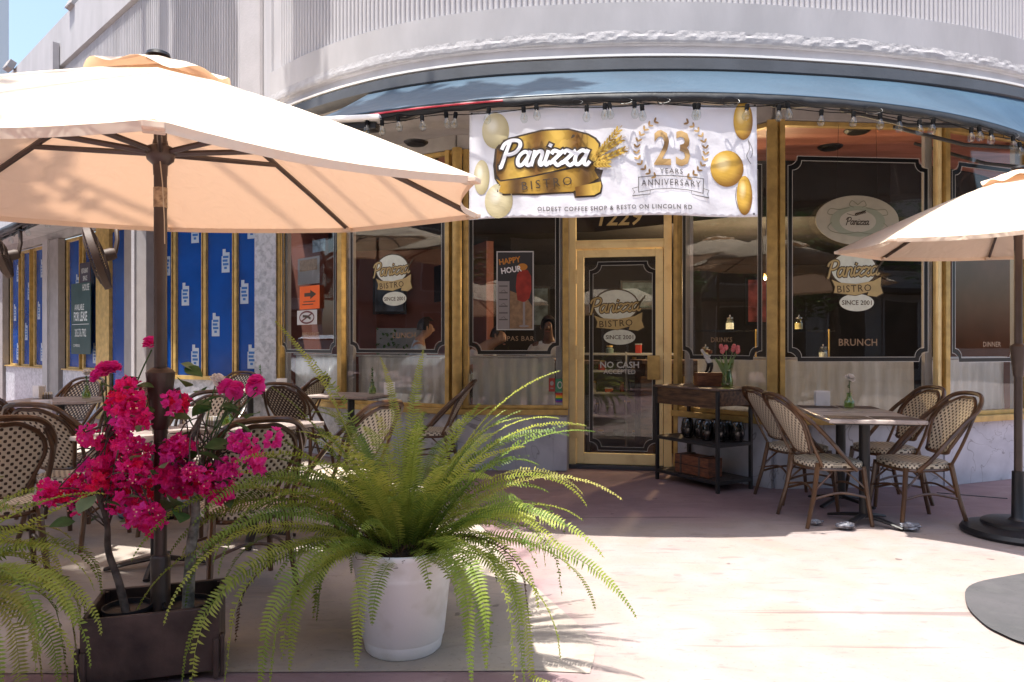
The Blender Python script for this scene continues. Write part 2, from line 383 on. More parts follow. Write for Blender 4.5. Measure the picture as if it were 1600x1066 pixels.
# ------------------------------------------------------------------ ground
def groundmat(name, a, b, c, rough=.55, sc=1.2, streak=True, wear=.35, pale=None):
    m = bpy.data.materials.new(name); m.use_nodes = True
    n = m.node_tree.nodes; l = m.node_tree.links; p = n['Principled BSDF']; p.inputs['Specular IOR Level'].default_value = .35
    tc = n.new('ShaderNodeTexCoord')
    def noise(scale, det=6, dist=0, stretch=None, rot=0):
        q = n.new('ShaderNodeTexNoise'); q.inputs['Scale'].default_value = scale; q.inputs['Detail'].default_value = det; q.inputs['Distortion'].default_value = dist
        v = tc.outputs['Object']
        if stretch:
            mp = n.new('ShaderNodeMapping'); mp.inputs['Scale'].default_value = stretch; mp.inputs['Rotation'].default_value = (0, 0, rot); l.new(v, mp.inputs[0]); v = mp.outputs[0]
        l.new(v, q.inputs['Vector']); return q.outputs[0]
    def ramp(s, lo, hi, c0=(0, 0, 0, 1), c1=(1, 1, 1, 1)):
        r = n.new('ShaderNodeValToRGB'); r.color_ramp.elements[0].position = lo; r.color_ramp.elements[1].position = hi
        r.color_ramp.elements[0].color = c0; r.color_ramp.elements[1].color = c1; l.new(s, r.inputs[0]); return r.outputs[0]
    def mix(f, x, y, amt=1):
        q = n.new('ShaderNodeMix'); q.data_type = 'RGBA'
        if amt != 1:
            k = n.new('ShaderNodeMath'); k.operation = 'MULTIPLY'; k.inputs[1].default_value = amt; l.new(f, k.inputs[0]); f = k.outputs[0]
        l.new(f, q.inputs['Factor'])
        for s_, v in (('A', x), ('B', y)):
            if isinstance(v, tuple): q.inputs[s_].default_value = v+(1,)
            else: l.new(v, q.inputs[s_])
        return q.outputs['Result']
    col = mix(ramp(noise(sc, 7, .4), .35, .65), a, b)
    col = mix(ramp(noise(sc*3.1, 8, .8), .52, .72), col, c, wear)
    if pale:                     # sunlit ground painted paler in the colour, fading raggedly near the awning shadow
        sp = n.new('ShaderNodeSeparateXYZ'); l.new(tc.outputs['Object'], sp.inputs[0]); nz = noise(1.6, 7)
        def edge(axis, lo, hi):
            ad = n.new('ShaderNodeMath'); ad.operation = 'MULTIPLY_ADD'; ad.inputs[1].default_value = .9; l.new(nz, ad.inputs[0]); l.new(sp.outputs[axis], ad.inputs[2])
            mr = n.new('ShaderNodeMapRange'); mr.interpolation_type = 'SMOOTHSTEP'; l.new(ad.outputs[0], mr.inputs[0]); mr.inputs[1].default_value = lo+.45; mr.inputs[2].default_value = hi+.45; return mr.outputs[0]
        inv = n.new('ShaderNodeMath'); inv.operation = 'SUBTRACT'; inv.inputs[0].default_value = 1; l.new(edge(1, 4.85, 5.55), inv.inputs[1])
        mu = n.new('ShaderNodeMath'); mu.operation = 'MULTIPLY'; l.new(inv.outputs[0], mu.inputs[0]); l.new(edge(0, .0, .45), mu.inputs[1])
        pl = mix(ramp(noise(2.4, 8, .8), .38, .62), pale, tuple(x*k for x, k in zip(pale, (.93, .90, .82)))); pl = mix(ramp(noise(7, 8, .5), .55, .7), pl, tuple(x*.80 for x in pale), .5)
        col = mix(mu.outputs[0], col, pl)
    if streak:
        col = mix(ramp(noise(2.2, 6, .3, (.7, 6, 1), .5), .60, .72), col, c, .55)
        col = mix(ramp(noise(1.0, 4, .1, (.4, 9, 1), -.9), .66, .70), col, tuple(x*.35 for x in a), .5)
        col = mix(ramp(noise(3.5, 7, .5, (1.6, 5, 1), .1), .60, .70), col, tuple(x*.5 for x in a), .35)
    col = mix(ramp(noise(55, 4), .60, .72), col, tuple(x*.45 for x in a), .35)
    spot = ramp(noise(9, 2), .73, .76); col = mix(spot, col, tuple(x*.3 for x in a), .7)
    l.new(col, p.inputs['Base Color'])
    r = n.new('ShaderNodeMapRange'); l.new(noise(sc*2, 5), r.inputs[0]); r.inputs[3].default_value = rough-.15; r.inputs[4].default_value = rough+.25; l.new(r.outputs[0], p.inputs['Roughness'])
    bp = n.new('ShaderNodeBump'); bp.inputs['Strength'].default_value = .35; bp.inputs['Distance'].default_value = .006
    l.new(noise(35, 8), bp.inputs['Height']); l.new(bp.outputs[0], p.inputs['Normal'])
    return m
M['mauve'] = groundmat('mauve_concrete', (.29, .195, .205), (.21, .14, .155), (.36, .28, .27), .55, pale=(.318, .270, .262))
M['beige'] = groundmat('beige_concrete', (.38, .33, .29), (.27, .235, .21), (.42, .35, .26), .7, 1.8)
M['aspatch'] = groundmat('grey_concrete_patch', (.078, .075, .080), (.060, .060, .063), (.10, .10, .10), .8, 3, False)
M['asphalt'] = groundmat('asphalt', (.06, .06, .062), (.045, .045, .048), (.08, .08, .08), .85, .7, False)
def sheet(name, poly, z, mt, kind='structure'):
    me = bpy.data.meshes.new(name); me.from_pydata([(x, y, z) for x, y in poly], [], [tuple(range(len(poly)))])
    b = bmesh.new(); b.from_mesh(me); bmesh.ops.triangulate(b, faces=b.faces); 
    for f in b.faces:
        if f.normal.z < 0: f.normal_flip()
    b.to_mesh(me); b.free(); me.materials.append(mt)
    o = bpy.data.objects.new(name, me); COL.objects.link(o); o['kind'] = kind; return o
sheet('ground', [(-250, -250), (250, -250), (250, 250), (-250, 250)], -.13, M['asphalt'])
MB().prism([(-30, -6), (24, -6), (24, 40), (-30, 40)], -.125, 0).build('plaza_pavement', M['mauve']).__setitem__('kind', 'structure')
bs = catmull([(.30, 2.78), (.34, 3.1), (.18, 3.6), (-.05, 4.3), (-.25, 5.2), (-.5, 6.2)], 6)
sheet('beige_pavement', [(-12, 2.66)]+[(.1, 2.80)]+[(p.x, p.y) for p in bs]+[(-.7, 7.0), (-2.3, 8.2), (-3.2, 8.9), (-6, 10.9), (-11.5, 15.3), (-12, 12)], .004, M['beige'])
pt = [(2.65, 3.9), (2.37, 3.75), (2.2, 3.5), (2.13, 3.3), (2.12, 3.15), (2.2, 3.0), (2.6, 2.85), (3.3, 2.8), (3.9, 3.2), (3.9, 3.9), (3.3, 4.1)]
sheet('grey_pavement_patch', [(p.x, p.y) for p in catmull(pt, 5, True)], .013, M['aspatch'])

# ------------------------------------------------------------------ the corner building
BL = thing('corner_building', 'white rounded corner building with ribbed stucco above and gold framed cafe shopfront', 'building')
FC = catmull([(-2.24, 6.72, 0), (-1.80, 6.30, 0), (-1.31, 5.93, 0), (-.8, 5.65, 0), (-.2, 5.45, 0), (.4, 5.36, 0), (1.0, 5.32, 0), (1.65, 5.34, 0), (2.4, 5.44, 0), (3.0, 5.56, 0), (3.7, 5.77, 0), (4.3, 6.02, 0), (5.2, 6.5, 0), (6.2, 7.2, 0), (7.5, 8.4, 0), (9.2, 10.4, 0)], 8)
def offs(C, d):           # outward (towards the street)
    out = []
    for i, p in enumerate(C):
        t = (C[min(i+1, len(C)-1)]-C[max(i-1, 0)]).normalized(); n = Vector((t.y, -t.x, 0)); out.append(p+n*d)
    return out
def sweep(C, prof, jag=None):
    mb = MB(); rows = []
    for (d, z) in prof: rows.append([Vector((p.x, p.y, z)) for p in offs(C, d)])
    n = len(C); vs = [v for r in rows for v in r]
    fs = [(j*n+i, j*n+i+1, (j+1)*n+i+1, (j+1)*n+i) for j in range(len(rows)-1) for i in range(n-1)]
    mb.add(vs, fs); return mb
def resample(C, step):
    out = [C[0].copy()]; acc = 0
    for a, b in zip(C, C[1:]):
        L = (b-a).length; s = step-acc
        while s <= L:
            out.append(a.lerp(b, s/L)); s += step
        acc = L-(s-step)
    return out
sweep(FC, [(-.25, 3.40), (-.02, 3.40), (-.02, 3.47), (.0, 3.475)]).build('lower_lip', M['lipgrey'], BL, smooth=True)
# rough broken lower edge of the stucco band
CR = resample(FC, .022); mbj = MB(); rows = []
for j, (d, z) in enumerate([(-.01, 3.475), (.014, 3.480), (.020, 3.495), (.020, 3.52), (.015, 3.545), (.012, 3.57)]):
    rr = []
    for p in offs(CR, d):
        nn = noise.noise(Vector((p.x*14, p.y*14, z*40))); n2 = noise.noise(Vector((p.x*3, p.y*3, 5)))
        a = .007 if 0 < j < 5 else 0
        rr.append(Vector((p.x+nn*a, p.y-nn*a, z+nn*a*.8+n2*.012*(j > 0))))
    rows.append(rr)
n = len(CR); mbj.add([v for r in rows for v in r], [(j*n+i, j*n+i+1, (j+1)*n+i+1, (j+1)*n+i) for j in range(len(rows)-1) for i in range(n-1)])
mbj.build('broken_edge', M['stucco_rough'], BL, smooth=False)
sweep(FC, [(.012, 3.55), (.014, 3.778), (-.06, 3.784)]).build('stucco_band', M['stucco'], BL, smooth=True)
sweep(FC, [(-.022, 3.75), (-.022, 6.52)]).build('wall', M['stucco_fine'], BL, smooth=True)
sweep(FC, [(.05, 6.5), (.05, 6.62), (-.4, 6.62)]).build('parapet', M['stucco_fine'], BL, smooth=True)
ribm = MB()
prof = [(.0175*cos(a), -.019*sin(a)) for a in [pi*k/6 for k in range(7)]]
ribm.add([(x, y, 3.785) for x, y in prof]+[(x, y, 6.5) for x, y in prof], [(i, i+1, 8+i, 7+i) for i in range(6)]+[tuple(range(6, -1, -1))])
rib_me = ribm.mesh('rib', M['stucco_fine'], True)
RC = resample(FC, .0435); cnt = 0
for i in range(4, len(RC)-1):
    if cnt >= 200: break
    p = RC[i]; t = (RC[i+1]-RC[i-1]).normalized()
    o = bpy.data.objects.new('rib', rib_me); COL.objects.link(o); o.parent = BL
    q = p+Vector((t.y, -t.x, 0))*(-.022); o.location = (q.x, q.y, 0); o.rotation_euler = (0, 0, atan2(t.y, t.x)); cnt += 1
# pilaster at the left end of the curve, then the straight left wing
pil = MB(); pil.prism([(-2.24, 6.72), (-2.40, 6.98), (-2.71, 7.28), (-3.3, 8.2), (-2.4, 8.2), (-1.7, 6.9)], 3.40, 6.62)
pil.build('pilaster', M['stucco_fine'], BL, bevel=.01)
MB().prism([(-2.401, 6.97), (-2.43, 6.965), (-2.735, 7.255), (-2.71, 7.285)], 3.40, 6.62).build('pilaster_shaded_face', M['taupe_lt'], BL)  # greyer sheet puts the shade of this face into the colour
LD = Vector((-.722, .692, 0)); L0 = Vector((-2.71, 7.29, 0)); LN = Vector((-.692, -.722, 0))
LW = [L0+LD*(14.5*k/40) for k in range(40, -1, -1)]
LWR = list(LW)
sweep(LW, [(-.2, 3.40), (.03, 3.40), (.03, 3.72), (-.03, 3.73)]).build('stucco_band', M['stucco_fine'], BL)
sweep([p for p in LW], [(-.05, 3.7), (-.05, 5.74)]).build('wall', M['stucco_fine'], BL)
# sawtooth top of the ribbing, plain parapet wall above it
sweep(LW, [(-.05, 5.74), (.02, 5.745), (.02, 6.48), (-.4, 6.49)]).build('parapet', M['stucco'], BL)
mr = MB(); k = 0; s = .06
while s < 10.5:
    for (a, b) in ((0, 0), (.012, .03), (.03, .03), (.042, 0)): pass
    p = L0+LD*s
    vs = []
    for z in (3.73, 5.70):
        for (a, d) in ((0, -.05), (.012, -.018), (.032, -.018), (.044, -.05)):
            q = p+LD*a+LN*(-d*-1 if False else d); vs.append((q.x, q.y, z))
    mr.add(vs, [(0, 1, 5, 4), (1, 2, 6, 5), (2, 3, 7, 6), (4, 5, 6, 7)])
    s += .062
mr.build('wing_ribbing', M['stucco_fine'], BL)['kind'] = 'stuff'
MB().prism([(L0+LD*6.3+LN*.03).to_2d()[:], (L0+LD*6.45+LN*.03).to_2d()[:], (L0+LD*6.45+LN*.12).to_2d()[:], (L0+LD*6.3+LN*.12).to_2d()[:]], 3.7, 6.1).build('downpipe', M['taupe_lt'], BL)
# unseen blocks added under the roof edge to cast shadow streaks on the stucco
for (a, w_, z) in ((14, .16, 6.3), (12, .10, 6.1)):
    p = FC[a-4]; t = (FC[a-3]-FC[a-5]).normalized(); c = p+Vector((t.y, -t.x, 0))*.16
    MB().box((c.x, c.y, z), (w_*2, .34, .08), atan2(t.y, t.x)).build('shadow_block', M['stucco_fine'], BL, bevel=.01)
for s_, w_ in ((1.2, .5), (2.1, .28), (2.75, .14)):
    c = L0+LD*s_+LN*.2
    MB().box((c.x, c.y, 6.2), (w_, .42, .1), atan2(LD.y, LD.x)).build('shadow_block', M['stucco_fine'], BL, bevel=.01)

# ------------------------------------------------------------------ shopfront plan
P0, P1, P2, P3 = [Vector(p) for p in ((-2.91, 9.04, 0), (-1.88, 8.0, 0), (-.55, 7.3, 0), (.55, 7.25, 0))]
D0, D1 = Vector((.585, 7.44, 0)), Vector((1.60, 7.26, 0))
P4, P5, P6, P7, P8 = [Vector(p) for p in ((1.64, 7.16, 0), (2.30, 6.35, 0), (3.84, 6.48, 0), (4.95, 6.93, 0), (7.5, 8.4, 0))]
G0, G1 = Vector((-3.2, 9.1, 0)), Vector((-4.95, 9.88, 0))
W0 = Vector((-6.17, 11.6, 0)); WD = Vector((-.76, .65, 0)); W1 = W0+WD*9
def onwall(p, d, px):
    k = (px-800)/F; t = (k*p.y-p.x)/(d.x-k*d.y); return p+d*t
# soffit and interior ceiling
outer = [(v.x, v.y) for v in (L0+LD*14.5, L0)]+[(-2.40, 6.98)]+[(v.x, v.y) for v in FC]
inner = [(9.2, 10.4), (7.5, 8.5)]+[(v.x, v.y) for v in (P7, P6, P5, P4, D1, D0, P3, P2, P1, P0, G0, G1, W0, W1)]
def slab(name, poly, z0, z1, mt, parent=BL):
    me = bpy.data.meshes.new(name); n = len(poly)
    me.from_pydata([(x, y, z0) for x, y in poly]+[(x, y, z1) for x, y in poly], [], [tuple(range(n-1, -1, -1)), tuple(range(n, 2*n))]+[(i, (i+1) % n, n+(i+1) % n, n+i) for i in range(n)])
    b = bmesh.new(); b.from_mesh(me); bmesh.ops.triangulate(b, faces=[f for f in b.faces if len(f.verts) > 4]); bmesh.ops.recalc_face_normals(b, faces=b.faces); b.to_mesh(me); b.free(); me.materials.append(mt)
    o = bpy.data.objects.new(name, me); COL.objects.link(o); o.parent = parent; return o
M['soffit'] = mat('soffit_paint', (.46, .44, .44), .8, bump=.3, bscale=20, var=.25, vscale=4)
slab('soffit', outer[:-1]+inner, 3.37, 3.395, M['soffit'])
sheet_room = [(P0.x, P0.y+.1), (P1.x+.08, P1.y+.06), (P2.x, P2.y+.1), (P3.x, P3.y+.3), (D1.x, D1.y+.12), (P4.x+.1, P4.y+.06), (P5.x+.05, P5.y+.1), (P6.x, P6.y+.1), (P7.x, P7.y+.1), (P8.x, P8.y+.1), (7.5, 12.5), (-3.5, 12.5)]
slab('ceiling', sheet_room, 3.22, 3.25, M['ceilbrown'])
slab('interior_floor', sheet_room, .002, .012, M['intfloor'])
slab('ceiling_drop', [(-2.35, 9.75), (-.6, 9.0), (1.0, 8.75), (2.35, 7.72), (4.0, 7.65), (5.2, 8.2), (7.2, 9.6), (7.2, 12.4), (-3.4, 12.4)], 2.62, 3.215, M['dark'])
MB().box((2, 12.45, 1.6), (11, .08, 3.2)).build('interior_wall', M['dark'], BL)
MB().box((-.9, 10.9, 1.6), (.1, 3.0, 3.2), R(24)).build('interior_wall', M['maroon'], BL)
MB().box((-2.2, 10.6, 1.6), (2.6, .1, 3.2), R(-10)).build('interior_wall', M['maroon'], BL)
MB().box((7.45, 10.4, 1.6), (.1, 4, 3.2)).build('interior_wall', M['maroon'], BL)
MB().box((-3.42, 11.0, 1.6), (.1, 2.9, 3.2)).build('interior_wall', M['maroon'], BL)
# header fascia above the windows
def seg_box(a, b, z0, z1, th, off=0, ext=0):
    a, b = Vector(a), Vector(b)
    if b.x < a.x: a, b = b, a
    t = (b-a).normalized(); n_ = Vector((t.y, -t.x, 0)); L = (b-a).length
    c = (a+b)/2+n_*off; return ((c.x, c.y, (z0+z1)/2), (L+ext, th, z1-z0), atan2(t.y, t.x))
M['fascia'] = mat('fascia_grey', (.42, .40, .385), .7, bump=.2, bscale=30, var=.2, vscale=6)
for a, b in ((P0, P1), (P1, P2), (P2, P3), (D0, D1), (P4, P5), (P5, P6), (P6, P7), (P7, P8), (G0, G1), (W0, W1)):
    MB().box(*seg_box(a, b, 3.225, 3.369, .10, -.01)).build('fascia', M['fascia'], BL, bevel=.004)
# stone base panels
for a, b, h, mt in ((P0, P1, .56, 'granite'), (P1, P2, .56, 'marble'), (P2, P3, .56, 'marble'), (P4, P5, .56, 'marble'), (P5, P6, .56, 'marble'), (P6, P7, .56, 'marble'), (P7, P8, .56, 'marble')):
    nseg = max(1, round((b-a).length/.8))
    for k in range(nseg):
        q0 = a.lerp(b, k/nseg); q1 = a.lerp(b, (k+1)/nseg)
        MB().box(*seg_box(q0, q1, .0, h-.002, .08, 0, -.006)).build('stone_panel', M[mt], BL, bevel=.003)
    MB().box(*seg_box(a, b, h, h+.055, .15, .02, .02)).build('sill', M['gold'], BL, bevel=.004)
mm = D0-Vector((.03, 0, 0))
MB().box(*seg_box(P3, D0, .0, 3.22, .02, 0)).build('return_panel', M['taupe_lt'], BL)
MB().box((P3.x-.07, P3.y-.043, .28), (.13, .006, .55)).build('stone_panel', M['marble'], BL)
MB().box((1.09, 7.42, .02), (1.1, .3, .04), R(-10)).build('door_step', M['charcoal'], BL, bevel=.005)

def hit(p0, p1, px, py):
    """(distance along, height) where the sight line of a photo pixel meets the wall p0-p1"""
    d = (p1-p0).normalized(); q = onwall(p0, d, px); return ((q-p0).dot(d), CAMH-(py-537)/F*q.y)
def wave_curtain(p0, p1, u0, u1, z0, z1, off, amp=.012, fr=9, sag=0):
    d = (p1-p0).normalized(); n_ = Vector((d.y, -d.x, 0)); nx, nz = 70, 12; vs = []
    for j in range(nz+1):
        for i in range(nx+1):
            u = u0+(u1-u0)*i/nx; z = z0+(z1-z0)*j/nz; f = 1-.5*j/nz
            w = amp*f*(sin(u*fr*2*pi)+.6*sin(u*fr*3.7+2+z*4))+.01*noise.noise(Vector((u*5, z*5, p0.x)))
            q = p0+d*u+n_*(off+w); vs.append((q.x, q.y, z-sag*(1-j/nz)*sin(u*5)))
    return MB().add(vs, [(j*(nx+1)+i, j*(nx+1)+i+1, (j+1)*(nx+1)+i+1, (j+1)*(nx+1)+i) for j in range(nz) for i in range(nx)])
def notched(u0, u1, z0, z1, r=.085, n=7, tick=.018):
    pts = []
    for cx, cy, a0 in ((u0, z0, 0), (u1, z0, 90), (u1, z1, 180), (u0, z1, 270)):
        arc = [(cx+r*cos(R(a0+90-90*k/n)), cy+r*sin(R(a0+90-90*k/n))) for k in range(n+1)]
        dx0, dy0 = cos(R(a0+90)), sin(R(a0+90)); dx1, dy1 = cos(R(a0)), sin(R(a0))
        pts += [(arc[0][0]+dx0*tick, arc[0][1]+dy0*tick)]+arc+[(arc[-1][0]+dx1*tick, arc[-1][1]+dy1*tick)]
    return pts
def shop_window(p0, p1, z0, z1, curtain=(0, 1), notch=None, jamb=True, name='window'):
    d = (p1-p0).normalized(); L = (p1-p0).length; n_ = Vector((d.y, -d.x, 0)); ang = atan2(d.y, d.x)
    f = MB(); 
    f.box(*seg_box(p0, p1, z0, z0+.035, .06)); f.box(*seg_box(p0, p1, z1-.04, z1, .06))
    f.box(*seg_box(p0, p0+d*.028, z0+.037, z1-.042, .06)); f.box(*seg_box(p1-d*.028, p1, z0+.037, z1-.042, .06))
    w = f.build(name, M['gold'], BL, bevel=.003)
    MB().box(*seg_box(p0+d*.03, p1-d*.03, z0+.03, z1-.035, .006)).build('pane', M['glass'], w)
    if jamb:
        for s in (0, 1):
            q = (p0+d*.075) if s == 0 else (p1-d*.075)
            MB().box(*seg_box(q-d*.035, q+d*.035, z0, z1-.045, .05, -.08)).build('jamb', M['taupe_lt'], w, bevel=.003)
    if curtain:
        a, b = curtain; u0, u1 = .06+a*(L-.12), .06+b*(L-.12)
        wave_curtain(p0, p1, u0+.03, u1-.03, z0+.02, 1.12, -.17).build('curtain', M['curtain'], w, smooth=True)
        MB().tube([p0+d*u0+n_*(-.17)+Vector((0, 0, 1.135)), p0+d*u1+n_*(-.17)+Vector((0, 0, 1.135))], .012, 8).build('curtain_rod', M['curtain'], w)
    mp = planemap(p0+n_*.003, d, lift=.004)
    if notch:
        u0, u1, a, b = notch
        pts = notched(u0, u1, a, b)
        Art().ring(pts, .034).build('border', M['decalblack'], mp, w)
        wl_ = Art(); 
        wl_.ring(notched(u0-.020, u1+.020, a-.020, b+.020, .085), .005, .001).ring(notched(u0+.020, u1-.020, a+.020, b-.020, .085), .005, .001)
        wl_.build('border_line', M['decalwhite'], mp, w)
    return w, mp
WZ0, WZ1 = .617, 3.22
def nfor(p0, p1, pxl, pxr, zb, zt): return (hit(p0, p1, pxl, 500)[0], hit(p0, p1, pxr, 500)[0], zb, zt)
wA, mA = shop_window(P0, P1, WZ0, WZ1, (0, 1), nfor(P0, P1, 443, 524, 1.18, 2.95))
wB, mB = shop_window(P1, P2, WZ0, WZ1, (0, .93), nfor(P1, P2, 550, 693, 1.19, 2.95))
wC, mC = shop_window(P2, P3, WZ0, WZ1, (0.05, .97), nfor(P2, P3, 736, 871, 1.18, 2.95))
wD, mD = shop_window(P4, P5, WZ0, WZ1, (0.02, 1), nfor(P4, P5, 1070, 1188, 1.14, 2.93))
wE, mE = shop_window(P5, P6, WZ0, WZ1, (0.0, .97), nfor(P5, P6, 1234, 1446, 1.13, 2.90))
wF, mF = shop_window(P6, P7, WZ0, WZ1, (0.02, 1), nfor(P6, P7, 1489, 1588, 1.12, 2.90))
wH, mH = shop_window(P7, P8, WZ0, WZ1, (0.02, 1))
# gold posts at the corners of the shopfront
def post(p, w, dpt, rz, z0=.617, z1=3.224, mt='gold', rnd=False):
    mb = MB()
    if rnd: mb.lathe([(w/2, z0), (w/2, z1)], (p[0], p[1], 0), 20)
    else: mb.box((p[0], p[1], (z0+z1)/2), (w, dpt, z1-z0), rz)
    return mb.build('post', M[mt], BL, bevel=0 if rnd else .004, smooth=rnd)
post((P2.x, P2.y-.06), .10, 0, 0, rnd=True)
post((P2.x+.09, P2.y+.0), .05, .08, R(-10)); post((P2.x-.09, P2.y+.03), .05, .08, R(-28))
post((P5.x-.02, P5.y-.01), .085, .09, R(-20)); post((P5.x+.055, P5.y-.02), .045, .08, 0)
post((P6.x+.02, P6.y-.02), .05, .09, R(15)); post((P6.x-.035, P6.y-.01), .035, .07, R(5), mt='cream')
post((P1.x, P1.y-.01), .07, .08, R(-35)); post((P0.x+.03, P0.y-.03), .07, .08, R(-40)); post((P3.x-.015, P3.y-.01), .06, .09, 0, 0.617)
post((P7.x, P7.y-.01), .07, .09, R(25)); post((P4.x+.0, P4.y-.01), .05, .08, R(-50), .0)

# door
dd = (D1-D0).normalized(); dn = Vector((dd.y, -dd.x, 0)); dz_ = atan2(dd.y, dd.x); DL = (D1-D0).length
df = MB()
df.box(*seg_box(D0, D0+dd*.075, .0, 3.22, .10)); df.box(*seg_box(D1-dd*.075, D1, .0, 3.22, .10))
df.box(*seg_box(D0+dd*.076, D1-dd*.076, 2.235, 2.30, .10)); df.box(*seg_box(D0+dd*.076, D1-dd*.076, 3.12, 3.219, .10)); 
df.box(*seg_box(D0+dd*.076, D1-dd*.076, .0, .035, .12))
df.build('door_frame', M['cream'], BL, bevel=.004)
a, b = D0+dd*.082, D1-dd*.082
lf = MB(); zb, zt = .045, 2.225
lf.box(*seg_box(a, a+dd*.075, zb, zt, .045, .012)); lf.box(*seg_box(b-dd*.075, b, zb, zt, .045, .012))
lf.box(*seg_box(a+dd*.076, b-dd*.076, zb, zb+.11, .045, .012)); lf.box(*seg_box(a+dd*.076, b-dd*.076, zt-.075, zt, .045, .012))
DR = lf.build('door', M['cream'], BL, bevel=.004)
MB().box(*seg_box(a+dd*.074, b-dd*.074, zb+.1, zt-.07, .006, .008)).build('pane', M['glass'], DR)
for z in (.38, 1.18, 1.95): MB().box(*seg_box(D0+dd*.058, D0+dd*.098, z-.07, z+.07, .02, .055)).build('hinge', M['cream'], DR, bevel=.003)
hp = b-dd*.09
MB().box(*seg_box(hp-dd*.065, hp+dd*.055, .91, 1.15, .012, .065)).box(*seg_box(hp-dd*.0, hp+dd*.03, .95, 1.11, .03, .045)).build('handle', M['gold'], DR, bevel=.003)
mDr = planemap(D0+dn*.012, dd, lift=.004)
u0, z0 = hit(D0, D1, 924, 700); u1, z1 = hit(D0, D1, 1022, 411)
Art().ring(notched(u0, u1, z0, z1, .085), .03).build('border', M['decalblack'], mDr, DR)
Art().ring(notched(u0-.018, u1+.018, z0-.018, z1+.018), .005, .001).ring(notched(u0+.018, u1-.018, z0+.018, z1-.018), .005, .001).build('border_line', M['decalwhite'], mDr, DR)
TR = MB().box(*seg_box(D0+dd*.078, D1-dd*.078, 2.302, 2.325, .05)).build('transom_window', M['cream'], BL)
MB().box(*seg_box(D0+dd*.078, D1-dd*.078, 2.326, 3.118, .006)).build('pane', M['glass'], TR)
u, z = hit(D0, D1, 970, 342)
Art().text('1229', u, z+.02, .17, shear=.25, off=.012, sx=.95).build('house_number', M['decalgold'], mDr, TR)

# window lettering
M['darkfilm'] = M['decalbrown']
def logo(mp, par, cx, cz, w):          # w = overall width
    s = w/1.0
    Art().oval(cx-.03*s, cz+.10*s, .415*s, .305*s).build('logo_outline', M['decalbrown'], mp, par)
    Art().oval(cx-.03*s, cz+.10*s, .39*s, .28*s, dz=.0012).build('logo_oval', M['decalcream'], mp, par)
    o = Art(); wordmark(o, cx-.03*s, cz+.07*s, .145*s, .40, R(3), .0024, .05); o.build('logo_outline', M['decalbrown'], mp, par)
    o = Art(); wordmark(o, cx-.03*s, cz+.07*s, .145*s, .20, R(3), .0048); o.build('wordmark', M['decalgold'], mp, par)
    rb = [(-.42, -.08), (-.30, -.13), (0, -.15), (.30, -.10), (.44, -.03), (.43, -.18), (.47, -.30), (.36, -.36), (.20, -.34), (.22, -.28), (0, -.34), (-.38, -.30), (-.36, -.2)]
    Art().poly([(cx+x*s*1.04, cz+(y-.0)*s*1.03) for x, y in rb], .006).build('ribbon_outline', M['decalbrown'], mp, par)
    Art().poly([(cx+x*s, cz+y*s) for x, y in rb], .0072).build('ribbon', M['decalgold'], mp, par)
    Art().text('BISTRO', cx-.03*s, cz-.225*s, .115*s, off=.006, sp=1.15, rot=R(3), dz=.0084).build('lettering', M['decalbrown'], mp, par)
    ear = Art()
    for k in range(6):
        for sgn in (-1, 1):
            bx, by = cx+(.33+k*.028)*s, cz+(.06+k*.035)*s
            ear.oval(bx+sgn*.016*s*cos(R(-45)), by+sgn*.016*s, .034*s, .011*s, 8, .0001*(k*2+sgn+2)+.0075, R(48+sgn*28))
    ear.build('wheat_ear', M['decalbrown'], mp, par)
def since(mp, par, cx, cz, w):
    Art().oval(cx, cz, w/2, w*.24).build('oval_sticker', M['decalcream'], mp, par)
    Art().text('SINCE 2001', cx, cz, w*.125, off=.012, dz=.0015).build('lettering', M['decalbrown'], mp, par)
c = hit(P1, P2, 615, 428); logo(mB, wB, c[0], c[1], .53); c = hit(P1, P2, 617, 467); since(mB, wB, c[0], c[1], .31)
c = hit(P1, P2, 632, 524); Art().text('LUNCH', c[0], c[1], .058, off=.01, sp=1.1).build('lettering', M['brunch'], mB, wB)
c = hit(P0, P1, 486, 523); Art().text('BREAKFAST', c[0], c[1], .05, off=.01, sp=1.05).build('lettering', M['brunch'], mA, wA)
c = hit(P2, P3, 806, 529); Art().text('TAPAS BAR', c[0], c[1], .047, off=.008, sp=1.1).build('lettering', M['brunch'], mC, wC)
c = hit(D0, D1, 965, 486); logo(mDr, DR, c[0], c[1], .56); c = hit(D0, D1, 968, 527); since(mDr, DR, c[0], c[1], .32)
c = hit(D0, D1, 968, 570); o = Art(); o.text('NO CASH', c[0], c[1], .062, off=.02); o.text('ACCEPTED', c[0], c[1]-.07, .045, off=.015); o.build('lettering', M['decalwhite'], mDr, DR)
c = hit(P5, P6, 1336, 430); logo(mE, wE, c[0], c[1], .53); c = hit(P5, P6, 1338, 473); since(mE, wE, c[0], c[1], .32)
c = hit(P5, P6, 1340, 535); Art().text('BRUNCH', c[0], c[1], .06, off=.012, sp=1.05).build('lettering', M['brunch'], mE, wE)
c = hit(P6, P7, 1549, 538); Art().text('DINNER', c[0], c[1], .045, off=.012, sp=1.05).build('lettering', M['brunch'], mF, wF)
c = hit(P4, P5, 1128, 531); Art().text('DRINKS', c[0], c[1], .045, off=.008, sp=1.05).build('lettering', M['brunch'], mD, wD)

